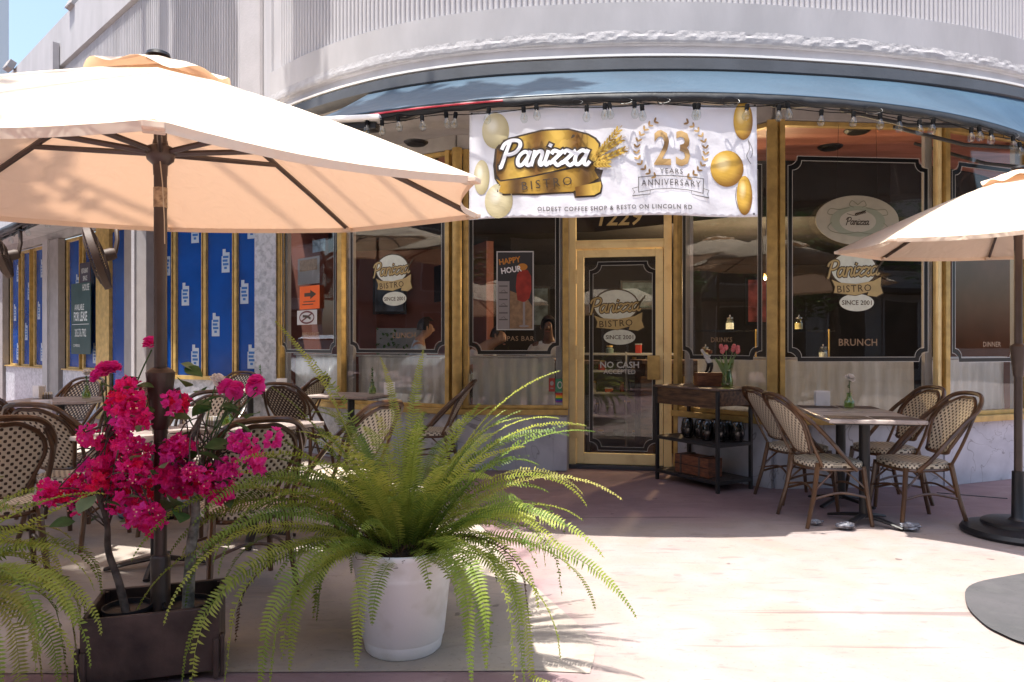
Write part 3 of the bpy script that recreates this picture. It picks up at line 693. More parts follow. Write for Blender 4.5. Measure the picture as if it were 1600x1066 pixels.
# ------------------------------------------------------------------ blue film windows of the empty unit
M['blue'] = mat('blue_film', (.006, .062, .29), .22, bump=.2, bscale=5, bdist=.02, col2=(.005, .045, .21), vscale=2)
M['tagw'] = mat('film_print_white', (.36, .42, .5), .5)
M['tagb'] = mat('film_print_blue', (.01, .10, .32), .5)
M['tagl'] = mat('film_print_light_blue', (.05, .22, .38), .5)
def bluetag(mp, par, u, z, s=1.0):
    Art().poly([(u-.06*s, z-.13*s), (u+.06*s, z-.13*s), (u+.06*s, z+.10*s), (u+.0*s, z+.10*s), (u+.0*s, z+.14*s), (u-.045*s, z+.14*s), (u-.045*s, z+.06*s), (u-.06*s, z+.06*s)]).build('film_print', M['tagw'], mp, par)
    o = Art()
    for k, (a_, b_) in enumerate(((-.04, .045), (-.045, .03), (-.04, .045), (-.02, .02))): o.rect(u+a_*s, z+(.035-k*.042)*s, u+b_*s, z+(.062-k*.042)*s, .001)
    o.build('film_lettering', M['tagb'], mp, par)
def blue_window(pa, pb, z0, z1, ph, n=3, s=1.0):
    d = (pb-pa).normalized(); 
    if d.x < 0: pa, pb = pb, pa; d = -d
    L = (pb-pa).length; n_ = Vector((d.y, -d.x, 0))
    fr = MB(); t = .045
    fr.box(*seg_box(pa, pb, z0-.04, z0, .09)); fr.box(*seg_box(pa, pb, z1, z1+.05, .09))
    fr.box(*seg_box(pa-d*t, pa, z0-.04, z1+.05, .10)); fr.box(*seg_box(pb, pb+d*t*.3, z0-.04, z1+.05, .10))
    w = fr.build('film_window', M['gold'], BL, bevel=.003)
    MB().box(*seg_box(pa, pb, z0+.001, z1-.001, .02)).build('pane', M['blue'], w)
    mp = planemap(pa+n_*.011, d, lift=.002)
    for k in range(n):
        z = z0+(.25+k*.82+(.41 if ph else 0))
        if z < z1-.16:
            u = L*(.3 if (ph+k) % 2 else .68); u = max(.075*s, min(L-.07*s, u)); bluetag(mp, w, u, z, s)
    return w
gd = (G1-G0).normalized()
gp = [onwall(G0, gd, x) for x in (404, 374, 367, 326, 319, 279, 272, 240)]
for k in range(0, 8, 2): blue_window(gp[k+1], gp[k], .85, 3.17, (k//2) % 2, 3, 1.12 if (gp[k]-gp[k+1]).length > .3 else .9)
MB().box(*seg_box(G1, G0, .0, .80, .10, -.01)).build('stone_panel', M['granite'], BL)
MB().box(*seg_box(G1, G0, .801, .85, .16)).build('sill', M['gold'], BL)
# speckled pilaster between the blue unit and the cafe
MB().prism([(G0.x-.02, G0.y-.06), (P0.x-.015, P0.y-.08), (P0.x-.01, P0.y+.2), (G0.x-.02, G0.y+.2)], 0, 3.224).build('stone_pilaster', M['granite'], BL, bevel=.004)
# corner column in two greys
cx = onwall(Vector((-5.05, 9.55, 0)), Vector((1, .0, 0)), 222)
MB().box((cx.x+.02, 9.60, 1.687), (.17, .14, 3.37), R(-20)).build('column', M['taupe'], BL, bevel=.005)
MB().box((cx.x-.10, 9.63, 1.687), (.055, .16, 3.37), R(-20)).build('column_edge', M['taupe_lt'], BL, bevel=.005)
MB().box((-5.7, 11.0, 1.6), (.08, 2.0, 3.2), R(38)).build('return_wall', M['taupe'], BL)
xs = [(21, 33), (39, 50), (58, 71), (110, 128), (135, 156)]
for i, (a, b) in enumerate(xs):
    blue_window(onwall(W0, WD, a), onwall(W0, WD, b), .85, 3.12, i % 2, 3, 1.3)
MB().box(*seg_box(onwall(W0, WD, 178), onwall(W0, WD, 157.5), .0, 3.22, .12, .02)).build('gold_panel', M['gold'], BL, bevel=.004)
dk = MB().box(*seg_box(onwall(W0, WD, 205), onwall(W0, WD, 179), .1, 3.1, .06)).build('film_door', M['blue'], BL)
for a, b in ((-12, 13), (80, 101)):
    MB().box(*seg_box(onwall(W0, WD, a), onwall(W0, WD, b), 0, 3.22, .12, .05)).build('column', M['taupe'], BL, bevel=.005)
q0, q1 = onwall(W0, WD, 79.5), onwall(W0, WD, 87)
MB().box(*seg_box(q0, q1, 0, 3.221, .04, .125)).build('column_edge', M['taupe_lt'], BL)
for a, b in ((14.5, 76), (104, 178)):
    MB().box(*seg_box(onwall(W0, WD, a), onwall(W0, WD, b), .0, .79, .12)).build('stone_panel', M['granite'], BL)
    MB().box(*seg_box(onwall(W0, WD, a), onwall(W0, WD, b), .791, .812, .18)).build('sill', M['gold'], BL)
MB().box(*seg_box(onwall(W0, WD, 14.5), onwall(W0, WD, 205), .82, 3.22, .02, -.08)).build('wall', M['gold'], BL)
MB().box(*seg_box(W0, W1, .0, 3.22, .02, -.12)).build('wall', M['taupe'], BL)
MB().box((3.83, 6.03, .003), (.50, .012, .006), R(-28)).build('pavement_joint', M['charcoal'])['kind'] = 'structure'
# interior: ceiling lamps in the brown ceiling
for (px, py) in ((1340, 203), (1297, 229), (650, 222), (668, 246)):
    D = (3.22-CAMH)*F/(537-py); q = PX(px, py, D)
    MB().lathe([(0, -.03), (.09, -.028), (.115, -.01), (.12, 0)], (q.x, q.y, 3.22), 20).build('ceiling_lamp', M['black'], BL)
# ------------------------------------------------------------------ awning over the cafe front
AW = thing('shop_awning', 'curved dusty blue vinyl awning running along the rounded shopfront', 'awning')
AC, AR = Vector((.95, 9.2, 0)), 4.83
def arc(x): return Vector((x, AC.y-sqrt(AR*AR-(x-AC.x)**2), 0))
def arcan(a, r=AR): return Vector((AC.x+r*sin(a), AC.y-r*cos(a), 0))
A0, A1 = -.55, .98
NA = 72
sub = []
for i in range(NA+1):
    a = A0+(A1-A0)*i/NA; f = arcan(a)
    # nearest facade point in the same direction
    dirv = Vector((sin(a), -cos(a), 0)); best = min(FC, key=lambda p: abs((p-AC).cross(dirv).z) if (p-AC).dot(dirv) > 0 else 9e9)
    k = (best-AC).dot(dirv); sub.append((f, AC+dirv*(k+.05)))
# refine: smooth the top line
tops = [s_[1] for s_ in sub]
for _ in range(6): tops = [tops[0]]+[(tops[i-1]+tops[i]*2+tops[i+1])/4 for i in range(1, NA)]+[tops[-1]]
rows = []
for t in (0, .15, .3, .45, .6, .75, .9, 1.0):
    rows.append([tops[i].lerp(sub[i][0], t)+Vector((0, 0, 3.255+(2.79-3.255)*t+.012*sin(i*.9)*sin(t*pi)*0-.03*sin(t*pi))) for i in range(NA+1)])
mb = MB(); n = NA+1; mb.add([v for r in rows for v in r], [(j*n+i, j*n+i+1, (j+1)*n+i+1, (j+1)*n+i) for j in range(len(rows)-1) for i in range(NA)])
o = mb.build('fabric', M['awning'], AW, smooth=True); sm = o.modifiers.new('solid', 'SOLIDIFY'); sm.thickness = .006; sm.offset = 0
front = [s_[0] for s_ in sub]
mb = MB(); A = [p+Vector((0, 0, 2.79)) for p in front]; B = [p+Vector((0, .004, 2.735+.006*sin(i*2.1))) for i, p in enumerate(front)]
mb.strip(A, B); o = mb.build('valance', M['awn_dark'], AW, smooth=True); sm = o.modifiers.new('solid', 'SOLIDIFY'); sm.thickness = .012
MB().tube([p+Vector((0, .03, 2.775)) for p in front], .02, 8).build('front_bar', M['charcoal'], AW, smooth=True)
# cassette (dark box under the lip)
fr = [t_ for t_ in tops]
def toC(C, prof):
    rows = []
    for d, z in prof: rows.append([Vector((p.x, p.y, z)) for p in offs(C, d)])
    n = len(C); return MB().add([v for r in rows for v in r], [(j*n+i, j*n+i+1, (j+1)*n+i+1, (j+1)*n+i) for j in range(len(rows)-1) for i in range(n-1)])
FCc = [p for p in FC if -2.2 < p.x < 7.0]
toC(FCc, [(-.05, 3.362), (.03, 3.362), (.055, 3.35), (.06, 3.27), (.03, 3.245), (-.05, 3.245)]).build('cassette', M['charcoal'], AW, smooth=True)
toC(FCc, [(.0, 3.385), (.05, 3.385), (.05, 3.368), (.0, 3.366)]).build('cassette_trim', M['whitem'], AW, smooth=True)
for a in (-.42, -.1, .22, .5, .72, .92):
    p = arcan(a); q = arcan(a, AR-1.15)
    MB().tube([p+Vector((0, .02, 2.77)), p.lerp(q, .5)+Vector((0, 0, 2.92)), q+Vector((0, 0, 3.2))], .016, 8).build('arm', M['charcoal'], AW)
MB().tube([arcan(-.40+.19*k/8)+Vector((0, -.006, 2.772)) for k in range(9)], .006, 6).build('red_cord', mat('red_cord', (.5, .01, .04), .5), AW)
# projector-like bracket at the left end, where a white cover shows
tg = thing('rolled_shade', 'small white rolled shade end below the left tip of the blue awning', 'shade', (-1.06, 4.75, 2.74))
MB().box((0, 0, 0), (.42, .10, .035), R(-8)).build('cover', M['white'], tg, bevel=.01)
MB().box((.03, .03, -.045), (.30, .09, .05), R(-8)).build('housing', M['black'], tg, bevel=.008)

# awning of the left wing
LA = thing('side_awning', 'folded charcoal awning along the left wing above the blue windows', 'awning')
def lw(s_, d, z): p = L0+LD*s_+LN*d; return Vector((p.x, p.y, z))
mb = MB(); nn_ = 30
for (d0, z0, d1, z1) in ((.04, 3.42, .75, 3.07), (.75, 3.07, .76, 3.0), (.76, 3.0, .72, 2.98)):
    mb.strip([lw(3.4+7.6*k/nn_, d0, z0) for k in range(nn_+1)], [lw(3.4+7.6*k/nn_, d1+.01*sin(k), z1+.01*sin(k*1.7)) for k in range(nn_+1)])
o = mb.build('fabric', M['awn_dark'], LA, smooth=True); sm = o.modifiers.new('solid', 'SOLIDIFY'); sm.thickness = .01
MB().tube([lw(3.4, .05, 3.40), lw(11, .05, 3.40)], .05, 10).build('roller', M['awn_dark'], LA)
for s_ in (3.6, 5.0, 6.4, 7.8, 9.4):
    MB().tube([lw(s_, .1, 3.30), lw(s_+.5, .4, 3.12), lw(s_, .7, 3.03)], .022, 6).build('arm', M['black'], LA)
# ------------------------------------------------------------------ wall fans
def wall_fan(p, label, yaw, tilt):
    t = thing('wall_fan', label, 'fan', p, yaw)
    r = tilt; mt = Vector((-.86, -.42, -.30)).normalized().to_track_quat('Z', 'Y').to_matrix().to_4x4()
    M_ = M['rattan_fan'] if 'rattan_fan' in M else mat('brown_fan_paint', (.05, .026, .015), .6, metal=0, bump=.2, bscale=40)
    cage = MB()
    for k in range(60):
        a = 2*pi*k/60
        pts = [mt @ Vector((rr*cos(a), rr*sin(a), z)) for rr, z in ((.04, .085), (r*.6, .08), (r, .035), (r, -.035), (r*.6, -.07), (.07, -.09))]
        cage.tube(pts, .0035, 4)
    MB().lathe([(r-.004, -.036), (r+.008, -.034), (r+.008, .034), (r-.004, .036)], seg=40, m=mt).build('rim', M_, t, smooth=True)
    for rr, z in ((r, .035), (r, -.035), (r*.8, .062), (r*.6, .08), (.09, .085), (r*.6, -.07)):
        cage.tube([mt @ Vector((rr*cos(2*pi*k/32), rr*sin(2*pi*k/32), z)) for k in range(32)], .006, 5, closed=True)
    cage.build('cage', M_, t)
    MB().lathe([(0, .095), (.05, .09), (.06, .07), (.0, .06)], seg=16, m=mt).build('cap', M_, t)
    for k in range(3):
        a = 2*pi*k/3; b = MB(); vs = []
        for (rr, da, z) in ((.05, -.4, .02), (.05, .4, -.03), (r*.88, .45, -.03), (r*.9, -.25, .03)): vs.append(mt @ Vector((rr*cos(a+da), rr*sin(a+da), z)))
        b.add(vs, [(0, 1, 2, 3)]); b.build('blade', M_, t)
    MB().lathe([(0, -.22), (.06, -.21), (.075, -.17), (.075, -.09), (0, -.08)], seg=18, m=mt).build('motor', M_, t, smooth=True)
    e = mt @ Vector((0, 0, -.2))
    MB().tube([e, e+Vector((.02, .02, .16)), e+Vector((-.04, .1, .34)), e+Vector((-.14, .25, .48))], .028, 8).build('bracket', M_, t, smooth=True)
    return t
q = PX(152, 402, 8.9); wall_fan(q, 'brown caged wall fan tilted beside the for lease sign', R(0), .40)
q = PX(4, 402, 10.5); wall_fan(q, 'brown caged wall fan cut by the left edge of the picture', R(0), .30)
# for lease sign on the left wing
c0, c1 = onwall(W0, WD, 154), onwall(W0, WD, 123.5)
LS = thing('lease_sign', 'dark green available for lease board on the left blue windows', 'sign')
d = (c0-c1).normalized(); n_ = Vector((d.y, -d.x, 0)); org = c1+n_*.12; Lz = (c0-c1).length
zt_, zb_ = CAMH+(537-445)/F*c1.y, CAMH+(537-553)/F*c1.y
M['leasegreen'] = mat('sign_green', (.012, .05, .048), .5, var=.15); M['signtxt'] = mat('sign_print', (.6, .63, .62), .5)
MB().box(*seg_box(org, org+d*Lz, zb_, zt_, .012)).build('board', M['leasegreen'], LS)
MB().box(*seg_box(org+d*Lz*.45, org+d*Lz*.99, zt_+.002, zt_+.34, .010)).build('top_board', mat('sign_dark', (.03, .02, .035), .5), LS)
mp = planemap(org+n_*.008, d, lift=.002); H = zt_-zb_
o = Art(); w_ = Lz
o.text('AVAILABLE', w_*.44, zb_+H*.66, .10, sx=.62, off=.01).text('FOR LEASE', w_*.5, zb_+H*.53, .155, sx=.58, off=.02).text('305.376.7902', w_*.5, zb_+H*.30, .135, sx=.50, off=.005).rect(w_*.06, zb_+H*.415, w_*.94, zb_+H*.422)
o.text('HOUSE', w_*.78, zb_+H*.93, .11, sx=.6, off=.01).text('COMMERCIAL', w_*.3, zb_+H*.12, .05, sx=.7)
o.text('RESTAURANT', w_*.72, zt_+.20, .08, sx=.42, off=.01).text('SPACE', w_*.74, zt_+.07, .08, sx=.6, off=.01)
o.build('lettering', M['signtxt'], mp, LS)

# ------------------------------------------------------------------ banner
BN = thing('anniversary_banner', 'white vinyl anniversary banner with gold print hung from the blue awning', 'banner')
BX0, BX1, BZ0, BZ1 = -.268, 1.50, 2.045, 2.735
BWd, BH = BX1-BX0, BZ1-BZ0
def bmap(x, y, z):
    X = BX0+x; a = arc(X); k = 1-y/BH
    wr = .008*noise.noise(Vector((x*5, y*3.5, 1)))+.010*noise.noise(Vector((x*2, y*1.2+x, 4)))*k+.004*noise.noise(Vector((x*14+y*8, y*9, 2)))
    sag = -.012*sin(x/BWd*pi*3)**2*(y/BH)+.006*sin(x*7)*k
    return Vector((X, a.y+.035-.0-k*.02+wr-z, BZ0+y+sag))
M['vinyl'] = mat('banner_vinyl', (.74, .73, .77), .34, bump=.35, bscale=7, bdist=.02, spec=.5, trans=.12)
o = Art().rect(0, 0, BWd, BH).build('sheet', M['vinyl'], bmap, BN, maxlen=.035)
for p in o.data.polygons: p.use_smooth = True
sm = o.modifiers.new('solid', 'SOLIDIFY'); sm.thickness = .0015; sm.offset = 0
def goldprint(name, dark, light, sc, ax=0, rough=.4, ph=0):
    m = bpy.data.materials.new(name); m.use_nodes = True
    n = m.node_tree.nodes; l = m.node_tree.links; p = n['Principled BSDF']; p.inputs['Roughness'].default_value = rough
    uv = n.new('ShaderNodeUVMap'); sp = n.new('ShaderNodeSeparateXYZ'); l.new(uv.outputs[0], sp.inputs[0])
    a = n.new('ShaderNodeMath'); a.operation = 'MULTIPLY_ADD'; a.inputs[1].default_value = sc; a.inputs[2].default_value = ph; l.new(sp.outputs[ax], a.inputs[0])
    s_ = n.new('ShaderNodeMath'); s_.operation = 'SINE'; l.new(a.outputs[0], s_.inputs[0])
    r = n.new('ShaderNodeMapRange'); r.inputs[1].default_value = -1; l.new(s_.outputs[0], r.inputs[0])
    rp = n.new('ShaderNodeValToRGB'); rp.color_ramp.elements[0].color = dark+(1,); rp.color_ramp.elements[1].color = light+(1,); l.new(r.outputs[0], rp.inputs[0])
    l.new(rp.outputs[0], p.inputs['Base Color']); return m
M['gp'] = goldprint('gold_ribbon_print', (.16, .07, .008), (.62, .40, .07), 26)
M['gp2'] = goldprint('gold_fold_print', (.10, .045, .006), (.40, .23, .03), 30, ph=2)
M['gp3'] = goldprint('gold_number_print', (.22, .12, .04), (.55, .36, .15), 40, 1)
M['bal'] = mat('balloon_print', (.42, .24, .03), .4, var=.3, vscale=20); M['balm'] = mat('balloon_print_mid', (.60, .40, .07), .4); M['ball'] = mat('balloon_print_light', (.80, .68, .35), .4)
M['balp'] = mat('pale_balloon_print', (.50, .44, .28), .4, var=.25, vscale=30); M['balpl'] = mat('pale_balloon_light', (.66, .62, .50), .4)
M['ink'] = mat('ink_brown', (.05, .03, .015), .5); M['inkg'] = mat('ink_grey', (.09, .08, .08), .5); M['inkw'] = mat('ink_white', (.82, .82, .84), .5)
def bu(px, py): return ((px-38)/(1535-38)*BWd, (700-py)/(700-125)*BH)   # crop pixels of the banner (1600x733)
def poly_px(L): return [bu(*p) for p in L]
def bld(a, name, mt, ml=.06): return a.build(name, M[mt], bmap, BN, maxlen=ml)
def ov(a, cx, cy, rx, ry, dz, rot=0):
    x, y = bu(cx, cy); return a.oval(x, y, rx/1497*BWd, ry/575*BH, 28, dz, rot)
# balloons
def balloonmat(name, u, v, ru, rv, cols):
    m = bpy.data.materials.new(name); m.use_nodes = True; n = m.node_tree.nodes; l = m.node_tree.links; p = n['Principled BSDF']; p.inputs['Roughness'].default_value = .4
    uv = n.new('ShaderNodeUVMap'); mp_ = n.new('ShaderNodeMapping'); mp_.inputs['Location'].default_value = (-u/ru, -v/rv, 0); mp_.inputs['Scale'].default_value = (1/ru, 1/rv, 1)
    ln = n.new('ShaderNodeVectorMath'); ln.operation = 'LENGTH'; rp = n.new('ShaderNodeValToRGB'); e = rp.color_ramp.elements
    l.new(uv.outputs[0], mp_.inputs[0]); l.new(mp_.outputs[0], ln.inputs[0]); l.new(ln.outputs['Value'], rp.inputs[0]); rp.color_ramp.interpolation = 'EASE'
    e[0].position = .05; e[0].color = cols[0]+(1,); e[1].position = 1; e[1].color = cols[2]+(1,); x = e.new(.45); x.color = cols[1]+(1,)
    l.new(rp.outputs[0], p.inputs['Base Color']); return m
for (cx, cy, rx, ry, pale) in ((178, 235, 72, 95, 1), (104, 480, 42, 92, 1), (195, 610, 74, 92, 1), (1462, 208, 52, 98, 0), (1374, 452, 88, 93, 0), (1466, 590, 42, 100, 0)):
    hx, hy = bu(cx-rx*.25, cy-ry*.3); k = 'balloon_print_%d' % cy
    M[k] = balloonmat(k, hx, hy, rx*1.35/1497*BWd, ry*1.35/575*BH, ((.72, .68, .55), (.56, .49, .30), (.36, .30, .16)) if pale else ((.85, .66, .30), (.60, .36, .05), (.22, .10, .01)))
    bld(ov(Art(), cx, cy, rx, ry, .003), 'balloon_print', k)
st = Art()
for L in ([(1488, 305), (1495, 350), (1480, 390), (1502, 430)], [(1490, 310), (1512, 360), (1500, 400)], [(1425, 545), (1418, 600), (1432, 660)]): st.stroke(poly_px(L), .0025, smooth=4, dz=.003)
bld(st, 'balloon_string', 'ink')
# big logo
ell = poly_px([(165, 420), (175, 330), (215, 285), (300, 262), (420, 242), (560, 245), (660, 270), (700, 292), (722, 320), (720, 420), (700, 450), (735, 460), (722, 500), (733, 540), (725, 580), (690, 597), (590, 600), (582, 575), (400, 585), (215, 582), (185, 560), (195, 530), (172, 490)])
o_ = Art().poly(ell, .003); bld(o_, 'logo_outline', 'ink')
body = poly_px([(178, 420), (186, 335), (222, 297), (300, 272), (420, 251), (560, 254), (655, 278), (692, 300), (712, 325), (710, 410), (560, 445), (380, 480), (205, 500), (184, 470)])
bld(Art().poly(body, .0045), 'logo_body', 'gp')
rib = poly_px([(180, 492), (205, 508), (380, 488), (560, 455), (700, 428), (690, 460), (712, 500), (640, 540), (580, 568), (400, 576), (220, 573), (195, 560), (205, 530)])
bld(Art().poly(rib, .006), 'logo_ribbon', 'gp2')
bld(Art().poly(poly_px([(590, 545), (640, 535), (722, 520), (725, 545), (718, 572), (690, 588), (596, 592)]), .0075), 'logo_ribbon_end', 'gp')
x0, y0 = bu(440, 385)
o_ = Art(); wordmark(o_, x0, y0, .088, .50, R(-1), .009, .06); bld(o_, 'wordmark_outline', 'ink')
o_ = Art(); wordmark(o_, x0, y0, .088, .26, R(-1), .012); bld(o_, 'wordmark', 'inkw')
x0, y0 = bu(445, 524); bld(Art().text('BISTRO', x0, y0, .052, off=.0, sp=1.35, rot=R(5), dz=.010), 'lettering', 'ink')
w1 = Art(); w2 = Art()
for j, (bx, by, ex, ey) in enumerate(((690, 400, 832, 232), (690, 420, 868, 350), (685, 430, 775, 430), (685, 390, 850, 290))):
    p0 = Vector(bu(bx, by)+(0,)); p1 = Vector(bu(ex, ey)+(0,)); d_ = (p1-p0); an = atan2(d_.y, d_.x); L_ = d_.length
    w1.stroke([p0, p1], .003, dz=.0105+j*.0003)
    for k in range(9):
        f = .15+.8*k/9; c_ = p0+d_*f
        for sg in (-1, 1):
            (w1 if (k+j) % 2 else w2).oval(c_.x-sg*.011*sin(an), c_.y+sg*.011*cos(an), .019, .0065, 8, .0107+j*.0003+k*.00008+(sg+1)*.00004, an+sg*.5)
        w2.stroke([(c_.x, c_.y), (c_.x+.03*cos(an+.35), c_.y+.03*sin(an+.35))], .0012, dz=.0125+k*.0001)
bld(w1, 'wheat_print', 'bal', 0); bld(w2, 'wheat_print', 'balm', 0)
# wreath and 23
wr = Art()
for sg in (-1, 1):
    for k in range(12):
        a = R(-62+k*11.2); rx, ry = 178, 160
        cx_, cy_ = 1085+sg*rx*cos(a), 362-ry*sin(a)
        x_, y_ = bu(cx_, cy_); tx = atan2(cos(a)*ry, -sg*rx*sin(a)); an = tx
        for s2 in (-1, 1):
            wr.oval(x_+cos(an+s2*.9)*.012, y_+sin(an+s2*.9)*.012, .0155, .0062, 10, .003+k*.0001+s2*.00004, an+s2*.75)
bld(wr, 'laurel_print', 'gp3', 0)
x0, y0 = bu(1088, 355); bld(Art().text('23', x0, y0, .205, off=.018, sx=.74, sp=1.15, dz=.004), 'lettering', 'gp3')
x0, y0 = bu(1084, 474); bld(Art().text('YEARS', x0, y0, .030, sp=1.2, off=.0, dz=.004), 'lettering', 'inkg', 0)
rb_ = Art(); rb_.ring(poly_px([(915, 505), (1000, 500), (1085, 498), (1170, 500), (1250, 508), (1246, 582), (1170, 568), (1085, 563), (1000, 568), (916, 582)]), .004, .004)
rb_.stroke(poly_px([(914, 555), (883, 562), (896, 580), (884, 600), (975, 592), (975, 572)]), .003, dz=.004).stroke(poly_px([(1250, 558), (1278, 566), (1268, 585), (1277, 605), (1188, 590), (1186, 572)]), .003, dz=.004)
bld(rb_, 'ribbon_outline', 'inkg', 0)
x0, y0 = bu(1082, 536); bld(Art().text('ANNIVERSARY', x0, y0, .037, sp=1.25, sx=.86, arch=.006, dz=.004, off=.0), 'lettering', 'inkg', 0)
x0, y0 = bu(793, 656); bld(Art().text('OLDEST COFFEE SHOP & RESTO ON LINCOLN RD', x0, y0, .026, sp=1.22, sx=.93, off=.012, dz=.004), 'lettering', 'inkg', 0)
for px, py in ((50, 140), (1525, 130), (1515, 685), (50, 690)):
    x0, y0 = bu(px, py); bld(Art().oval(x0, y0, .007, .007, 12, .003), 'eyelet', 'inkg', 0)

# ------------------------------------------------------------------ string of clear bulbs along the awning
M['rubber'] = mat('cable_rubber', (.008, .008, .009), .95, spec=.1)
SL = thing('string_lights', 'black cable of clear glass bulbs strung below the blue awning edge', 'string lights')
bul = MB(); bul.lathe([(0, -.092), (.012, -.09), (.021, -.078), (.024, -.066), (.020, -.048), (.012, -.03), (.010, -.022)], seg=12)
bulb_me = bul.mesh('bulb', M['clear'], True)
sk = MB(); sk.lathe([(.0, .012), (.012, .01), (.014, -.0), (.013, -.026), (0, -.028)], seg=10); sock_me = sk.mesh('socket', M['rubber'], True)
fil = MB(); fil.tube([(0, 0, -.03), (.004, 0, -.05), (-.004, 0, -.062), (.003, 0, -.07)], .0012, 4); fil_me = fil.mesh('filament', M['gold'])
pts = []; nb = 0
xsb = [575, 597, 622, 660, 697, 712, 764, 818, 838, 916, 945, 952, 990, 1003, 1085, 1090, 1167, 1217, 1228, 1283, 1333, 1372, 1405, 1436, 1455, 1517, 1529, 1545, 1582, 1592]
cab = []; prev = None
for i, px in enumerate(xsb):
    a_ = None
    X = (px-800)/F*4.5
    for _ in range(8): X = (px-800)/F*(arc(X).y-.02)
    p = arc(X)+Vector((0, -.025-.02*(i % 3 == 0), 2.745-.012*(i % 2)-.025*random.random()))
    cab.append(p)
    for me_, nm in ((bulb_me, 'bulb'),):
        b_ = bpy.data.objects.new('bulb', bulb_me); COL.objects.link(b_); b_.parent = SL; b_.location = p+Vector((0, 0, -.02)); b_.rotation_euler = (random.uniform(-.12, .12), random.uniform(-.15, .15), 0)
        s_ = bpy.data.objects.new('socket', sock_me); COL.objects.link(s_); s_.parent = b_
        f_ = bpy.data.objects.new('filament', fil_me); COL.objects.link(f_); f_.parent = b_
cp = []
for a_, b_ in zip(cab, cab[1:]):
    for k in range(6): t = k/6; cp.append(a_.lerp(b_, t)+Vector((0, 0, -.012*4*t*(1-t)*(b_-a_).length*3)))
cp.append(cab[-1]); MB().tube(cp, .0035, 5).build('cable', M['rubber'], SL)
cp = [arcan(A0+.1+(.62+.75)*k/80)+Vector((0, .01, 2.725-.02*abs(sin(k*.37)))) for k in range(81)]
MB().tube(cp, .003, 5).build('cable', M['rubber'], SL)
for k in range(7):                      # untidy loops of spare cable
    a_ = arcan(random.uniform(-.3, .75))+Vector((0, -.015, 2.735)); r_ = random.uniform(.02, .045)
    MB().tube([a_+Vector((r_*cos(t)*1.3, .01*sin(2*t), r_*sin(t)*.6)) for t in [2*pi*j/14 for j in range(14)]], .0028, 5, closed=True).build('cable_loop', M['black'], SL)
# second string on the left wing
S2 = thing('string_lights', 'tangled string of bulbs along the charcoal awning of the left wing', 'string lights')
cab = []
for i in range(15):
    p = lw(3.6+.5*i, .72, 2.97-.05*random.random()); cab.append(p)
    if i % 2: 
        b_ = bpy.data.objects.new('bulb', bulb_me); COL.objects.link(b_); b_.parent = S2; b_.location = p+Vector((0, 0, -.02)); b_.scale = (1.4,)*3
cp = []
for a_, b_ in zip(cab, cab[1:]):
    for k in range(5): t = k/5; cp.append(a_.lerp(b_, t)+Vector((0, 0, -.2*t*(1-t)*random.uniform(.5, 1.5))))
MB().tube(cp, .007, 5).build('cable', M['black'], S2)
MB().tube([p+Vector((.1*random.random(), 0, .06+.05*random.random())) for p in cp[::2]], .006, 5).build('cable', M['black'], S2)

# ------------------------------------------------------------------ posters and stickers on the glass
def flat_thing(name, label, cat, p0, p1, px0, py0, px1, py1, lift, mt, th=.003):
    """board on the wall line p0-p1 between two photo corners; returns root and a mapper from its lower left corner"""
    a = hit(p0, p1, px0, py1); b = hit(p0, p1, px1, py1); c = hit(p0, p1, (px0+px1)/2, py0); d_ = (p1-p0).normalized(); n_ = Vector((d_.y, -d_.x, 0))
    org = p0+d_*a[0]+n_*lift+Vector((0, 0, a[1])); w_ = b[0]-a[0]; h_ = c[1]-a[1]
    t = thing(name, label, cat, org, 0); ang = atan2(d_.y, d_.x)
    MB().box((w_/2*cos(ang), w_/2*sin(ang), h_/2), (w_, th, h_), ang).build('sheet', mt, t)
    return t, planemap(n_*(th/2), d_, lift=.0015), w_, h_
M['pwhite'] = mat('poster_white', (.55, .55, .54), .5); M['pdark'] = mat('poster_dark', (.03, .03, .035), .45); M['ptan'] = mat('poster_tan', (.32, .20, .11), .5, var=.35, vscale=25)
M['pred'] = mat('poster_red', (.40, .03, .02), .4, var=.4, vscale=14); M['pgrey'] = mat('poster_grey', (.28, .26, .26), .5); M['porange'] = mat('poster_orange', (.55, .22, .03), .5)
HP, mp, w_, h_ = flat_thing('happy_hour_poster', 'happy hour poster with a red drink taped inside the window left of the door', 'poster', P2, P3, 776, 393, 834, 516, .02, M['pwhite'])
Art().rect(.012, .012, w_-.012, h_-.012, 0).build('print', M['pdark'], mp, HP)
Art().rect(.014, .014, w_*.35, h_*.62, .001).build('price_list', M['pgrey'], mp, HP)
Art().poly([(w_*.36, .014), (w_-.014, .014), (w_-.014, h_*.3), (w_*.8, h_*.42), (w_*.36, h_*.5)], .001).build('table_print', M['ptan'], mp, HP)
Art().poly([(w_*.56, h_*.38), (w_*.52, h_*.55), (w_*.55, h_*.70), (w_*.64, h_*.76), (w_*.84, h_*.76), (w_*.93, h_*.68), (w_*.94, h_*.52), (w_*.88, h_*.40), (w_*.74, h_*.35)], .0022).build('drink_print', M['pred'], mp, HP)
Art().poly([(w_*.71, h_*.06), (w_*.77, h_*.06), (w_*.77, h_*.36), (w_*.71, h_*.36)], .0022).oval(w_*.74, h_*.05, .05, .012, 16, .0024).build('stem_print', M['pgrey'], mp, HP)
Art().oval(w_*.70, h_*.80, .05, .035, 16, .0028).build('garnish_print', M['porange'], mp, HP)
Art().text('HAPPY', w_*.36, h_*.88, .055, off=.03, rot=R(8), dz=.003, sx=.9).build('lettering', M['porange'], mp, HP)
Art().text('HOUR', w_*.40, h_*.765, .055, off=.03, rot=R(8), dz=.003, sx=.9).build('lettering', M['inkw'], mp, HP)
o_ = Art()
